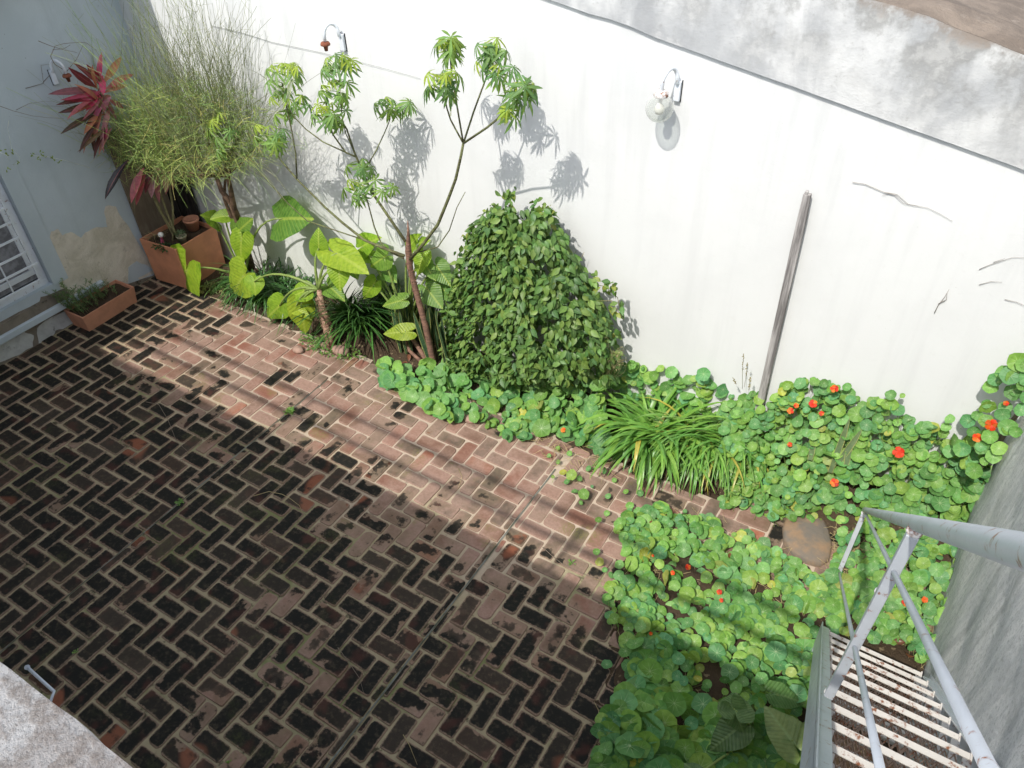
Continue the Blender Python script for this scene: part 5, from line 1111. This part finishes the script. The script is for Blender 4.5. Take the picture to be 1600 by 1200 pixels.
# straw and dry stems
def strawbed(P, n, label, zz=.02, L=(.05, .14)):
    b = MB()
    while n > 0:
        x0, x1 = min(p[0] for p in P), max(p[0] for p in P); y0, y1_ = min(p[1] for p in P), max(p[1] for p in P); px, py = R.uniform(x0, x1), R.uniform(y0, y1_)
        if not inside(P, px, py): continue
        n -= 1; p = FL(px, py, zz + R.uniform(0, .03)); a = R.random() * 6.28; l = R.uniform(*L); d = Vector((math.cos(a), math.sin(a), R.uniform(-.1, .35)))
        b.tube([p, p + d * l * .5 + rdir(.008), p + Vector((d.x * l, d.y * l, d.z * l * .4)) + rdir(.012)], [.0022, .002, .0014], 3, cap=False)
    return tag(b.build('dry_stems', M['straw']), label, 'dry stems', None, 'stuff')
strawbed([(1290, 790), (1335, 800), (1350, 860), (1330, 900), (1290, 900), (1300, 850)], 260, 'pale dry grass stems lying round the stepping stone')
strawbed(P5, 900, 'dry stems tangled under the nasturtium mat left of the stairs'); strawbed([(820, 680), (930, 690), (960, 740), (900, 750), (860, 720)], 90, 'dry runners on the bricks in front of the agapanthus')
strawbed([(1380, 960), (1490, 930), (1500, 1040), (1440, 1040)], 160, 'dry stems and litter by the foot of the concrete wall')
# brown dead leaves, weeds, small things on the paving
b = MB()
for k in range(26):
    px, py = R.choice([(1450, 1000), (1470, 960), (1430, 1010), (1400, 850), (1120, 870), (1010, 820), (640, 560)]); p = FL(px + R.gauss(0, 16), py + R.gauss(0, 12), R.uniform(.02, .10)); a = R.random() * 6.28
    b.leaf(p, (math.cos(a), math.sin(a), .1), Vector((0, 0, 1)) + rdir(.5), R.uniform(.05, .11), [(0, .003), (.3, .018), (.6, .02), (.85, .01), (1, .001)], .5, .5, var((.24, .10, .06), .3), .2)
tag(b.build('dead_leaves', M['ti']), 'curled brown dead leaves fallen among the nasturtiums', 'dead leaves', None, 'stuff')
def weed(px, py, r_, n, label):
    b = MB(); c = FL(px, py, .008)
    for k in range(n):
        a = R.random() * 6.28; b.leaf(c + Vector((R.gauss(0, r_ * .3), R.gauss(0, r_ * .3), R.uniform(0, .015))), (math.cos(a), math.sin(a), R.uniform(.1, .8)), (0, 0, 1), r_ * R.uniform(.5, 1), [(0, .001), (.5, r_ * .16), (.8, r_ * .13), (1, .0005)], .2, .3, var((.17, .30, .07), .2))
    tag(b.build('weed', M['green']), label, 'weed', 'weeds in the paving joints')
weed(453, 643, .055, 46, 'largest weed tuft growing in the left paving seam on sunlit bricks'); weed(281, 785, .035, 26, 'small weed in the left paving seam in the shade'); weed(118, 1020, .022, 12, 'tiny weed on dark bricks near the concrete terrace edge'); weed(358, 1190, .02, 10, 'tiny weed at the bottom of the photo on black bricks'); weed(893, 880, .03, 14, 'small weed on the bricks left of the nasturtium mat')
def groundtwig(l, r_, mat, label): tubes('fallen_twig', mat, [([FL(x, y, .012) for x, y in l], r_)], label, 'twig', group='twigs fallen on the paving')
groundtwig([(228, 628), (248, 632), (262, 655), (276, 690), (293, 705)], .004, M['twig'], 'long grey twig on the shaded bricks near the left edge'); groundtwig([(528, 1012), (545, 1035), (562, 1060), (568, 1082)], .003, M['twig'], 'thin reddish twig on the pale bricks left of the right seam'); groundtwig([(396, 775), (420, 768), (440, 772), (452, 778), (468, 790), (472, 800)], .003, M['straw'], 'curved straw coloured stalk in the middle of the shaded bricks')
groundtwig([(848, 855), (862, 868), (880, 882), (915, 898), (935, 905)], .0035, M['twig'], 'twig reaching out from the nasturtium mat'); groundtwig([(630, 1148), (640, 1165), (652, 1195)], .003, M['straw'], 'pale straw on black bricks at the bottom of the photo'); groundtwig([(716, 732), (722, 745), (715, 765)], .003, M['straw'], 'short pale stalk on the sunlit bricks')
t = thing('seed_weed', 'thin grey flower spikes between the agapanthus and the timber post', 'weed'); b = MB()
for l in ([(1160, 608), (1160, 580), (1162, 552)], [(1163, 605), (1166, 585), (1168, 566)], [(1150, 600), (1146, 592)], [(1170, 610), (1172, 590)]):
    pts = [WY(x, y, 4.92) for x, y in l]; b.tube(pts, .0018, 3)
    for k in range(26): q = pts[-2].lerp(pts[-1], R.random()); b.leaf(q, rdir(1), rdir(1), .014, [(0, .002), (.5, .004), (1, .001)], .1, .1, (.25, .24, .2))
b.build('stalks', M['stem'], t)
t = thing('seed_weed', 'grey seeding weed at the right foot of the cone shaped shrub', 'weed'); b = MB()
for k in range(16):
    p0 = WY(950 + R.uniform(-12, 12), 590, 4.75); p1 = WY(965 + R.gauss(0, 12), 548 + R.gauss(0, 14), 4.75); b.tube(curve(p0, p1, rdir(.02), 4), .0016, 3)
    for j in range(8): q = p0.lerp(p1, R.uniform(.4, 1)) + rdir(.012); b.leaf(q, rdir(1), rdir(1), .018, [(0, .002), (.5, .0045), (1, .001)], .1, .1, var((.20, .20, .14)))
b.build('stalks', M['stem'], t)
# low filler weeds along the bed edge
def filler(P, n, label, cols, L=(.02, .05), z=(.01, .06), mat='green'):
    b = MB()
    while n > 0:
        x0, x1 = min(p[0] for p in P), max(p[0] for p in P); y0, y1_ = min(p[1] for p in P), max(p[1] for p in P); px, py = R.uniform(x0, x1), R.uniform(y0, y1_)
        if not inside(P, px, py): continue
        n -= 1; a = R.random() * 6.28; b.leaf(FL(px, py, R.uniform(*z)), (math.cos(a), math.sin(a), R.uniform(-.1, .6)), Vector((0, -.2, 1)) + rdir(.3), R.uniform(*L), [(0, .001), (.35, .008), (.7, .008), (1, .001)], .2, .3, var(R.choice(cols), .2))
    tag(b.build('ground_cover', M[mat]), label, 'ground cover', None, 'stuff')
filler([(470, 510), (505, 525), (560, 545), (572, 560), (520, 558), (470, 540)], 260, 'low leafy weeds round the foot of the fibrous trunk', [(.16, .28, .06), (.10, .20, .05)])
filler([(690, 545), (760, 560), (850, 590), (900, 590), (960, 580), (960, 615), (850, 620), (700, 580)], 700, 'small leafy weeds under the cone shaped shrub', [(.12, .23, .06), (.16, .26, .07)], (.03, .06), (.05, .25))
filler([(1150, 640), (1200, 640), (1200, 780), (1130, 780), (1140, 700)], 420, 'fine weeds between the agapanthus and the right nasturtiums', [(.17, .29, .06), (.22, .30, .09)], (.02, .05), (.05, .3))
filler([(1190, 770), (1300, 790), (1290, 812), (1190, 806)], 300, 'tiny round leaved weeds along the brick path edge', [(.24, .40, .06)], (.02, .035), (.01, .07))
filler([(340, 420), (400, 440), (440, 450), (420, 470), (350, 462)], 220, 'low leafy weeds right of the square planter', [(.2, .32, .1), (.1, .2, .06)], (.03, .06), (.01, .08))
# ================================================================== bases of the things
for o in list(C.objects):
    if o.type == 'EMPTY' and o.children:
        vs = [ch for ch in o.children if ch.type == 'MESH' and len(ch.data.vertices)]
        if not vs: continue
        xs_ = [v for ch in vs for v in (ch.data.vertices[0].co, ch.data.vertices[len(ch.data.vertices) // 2].co)]
        zz = min(min(v.co.z for v in ch.data.vertices) for ch in vs); c = sum((Vector(v) for v in xs_), Vector()) / len(xs_); root_at(o, Vector((c.x, c.y, zz)))
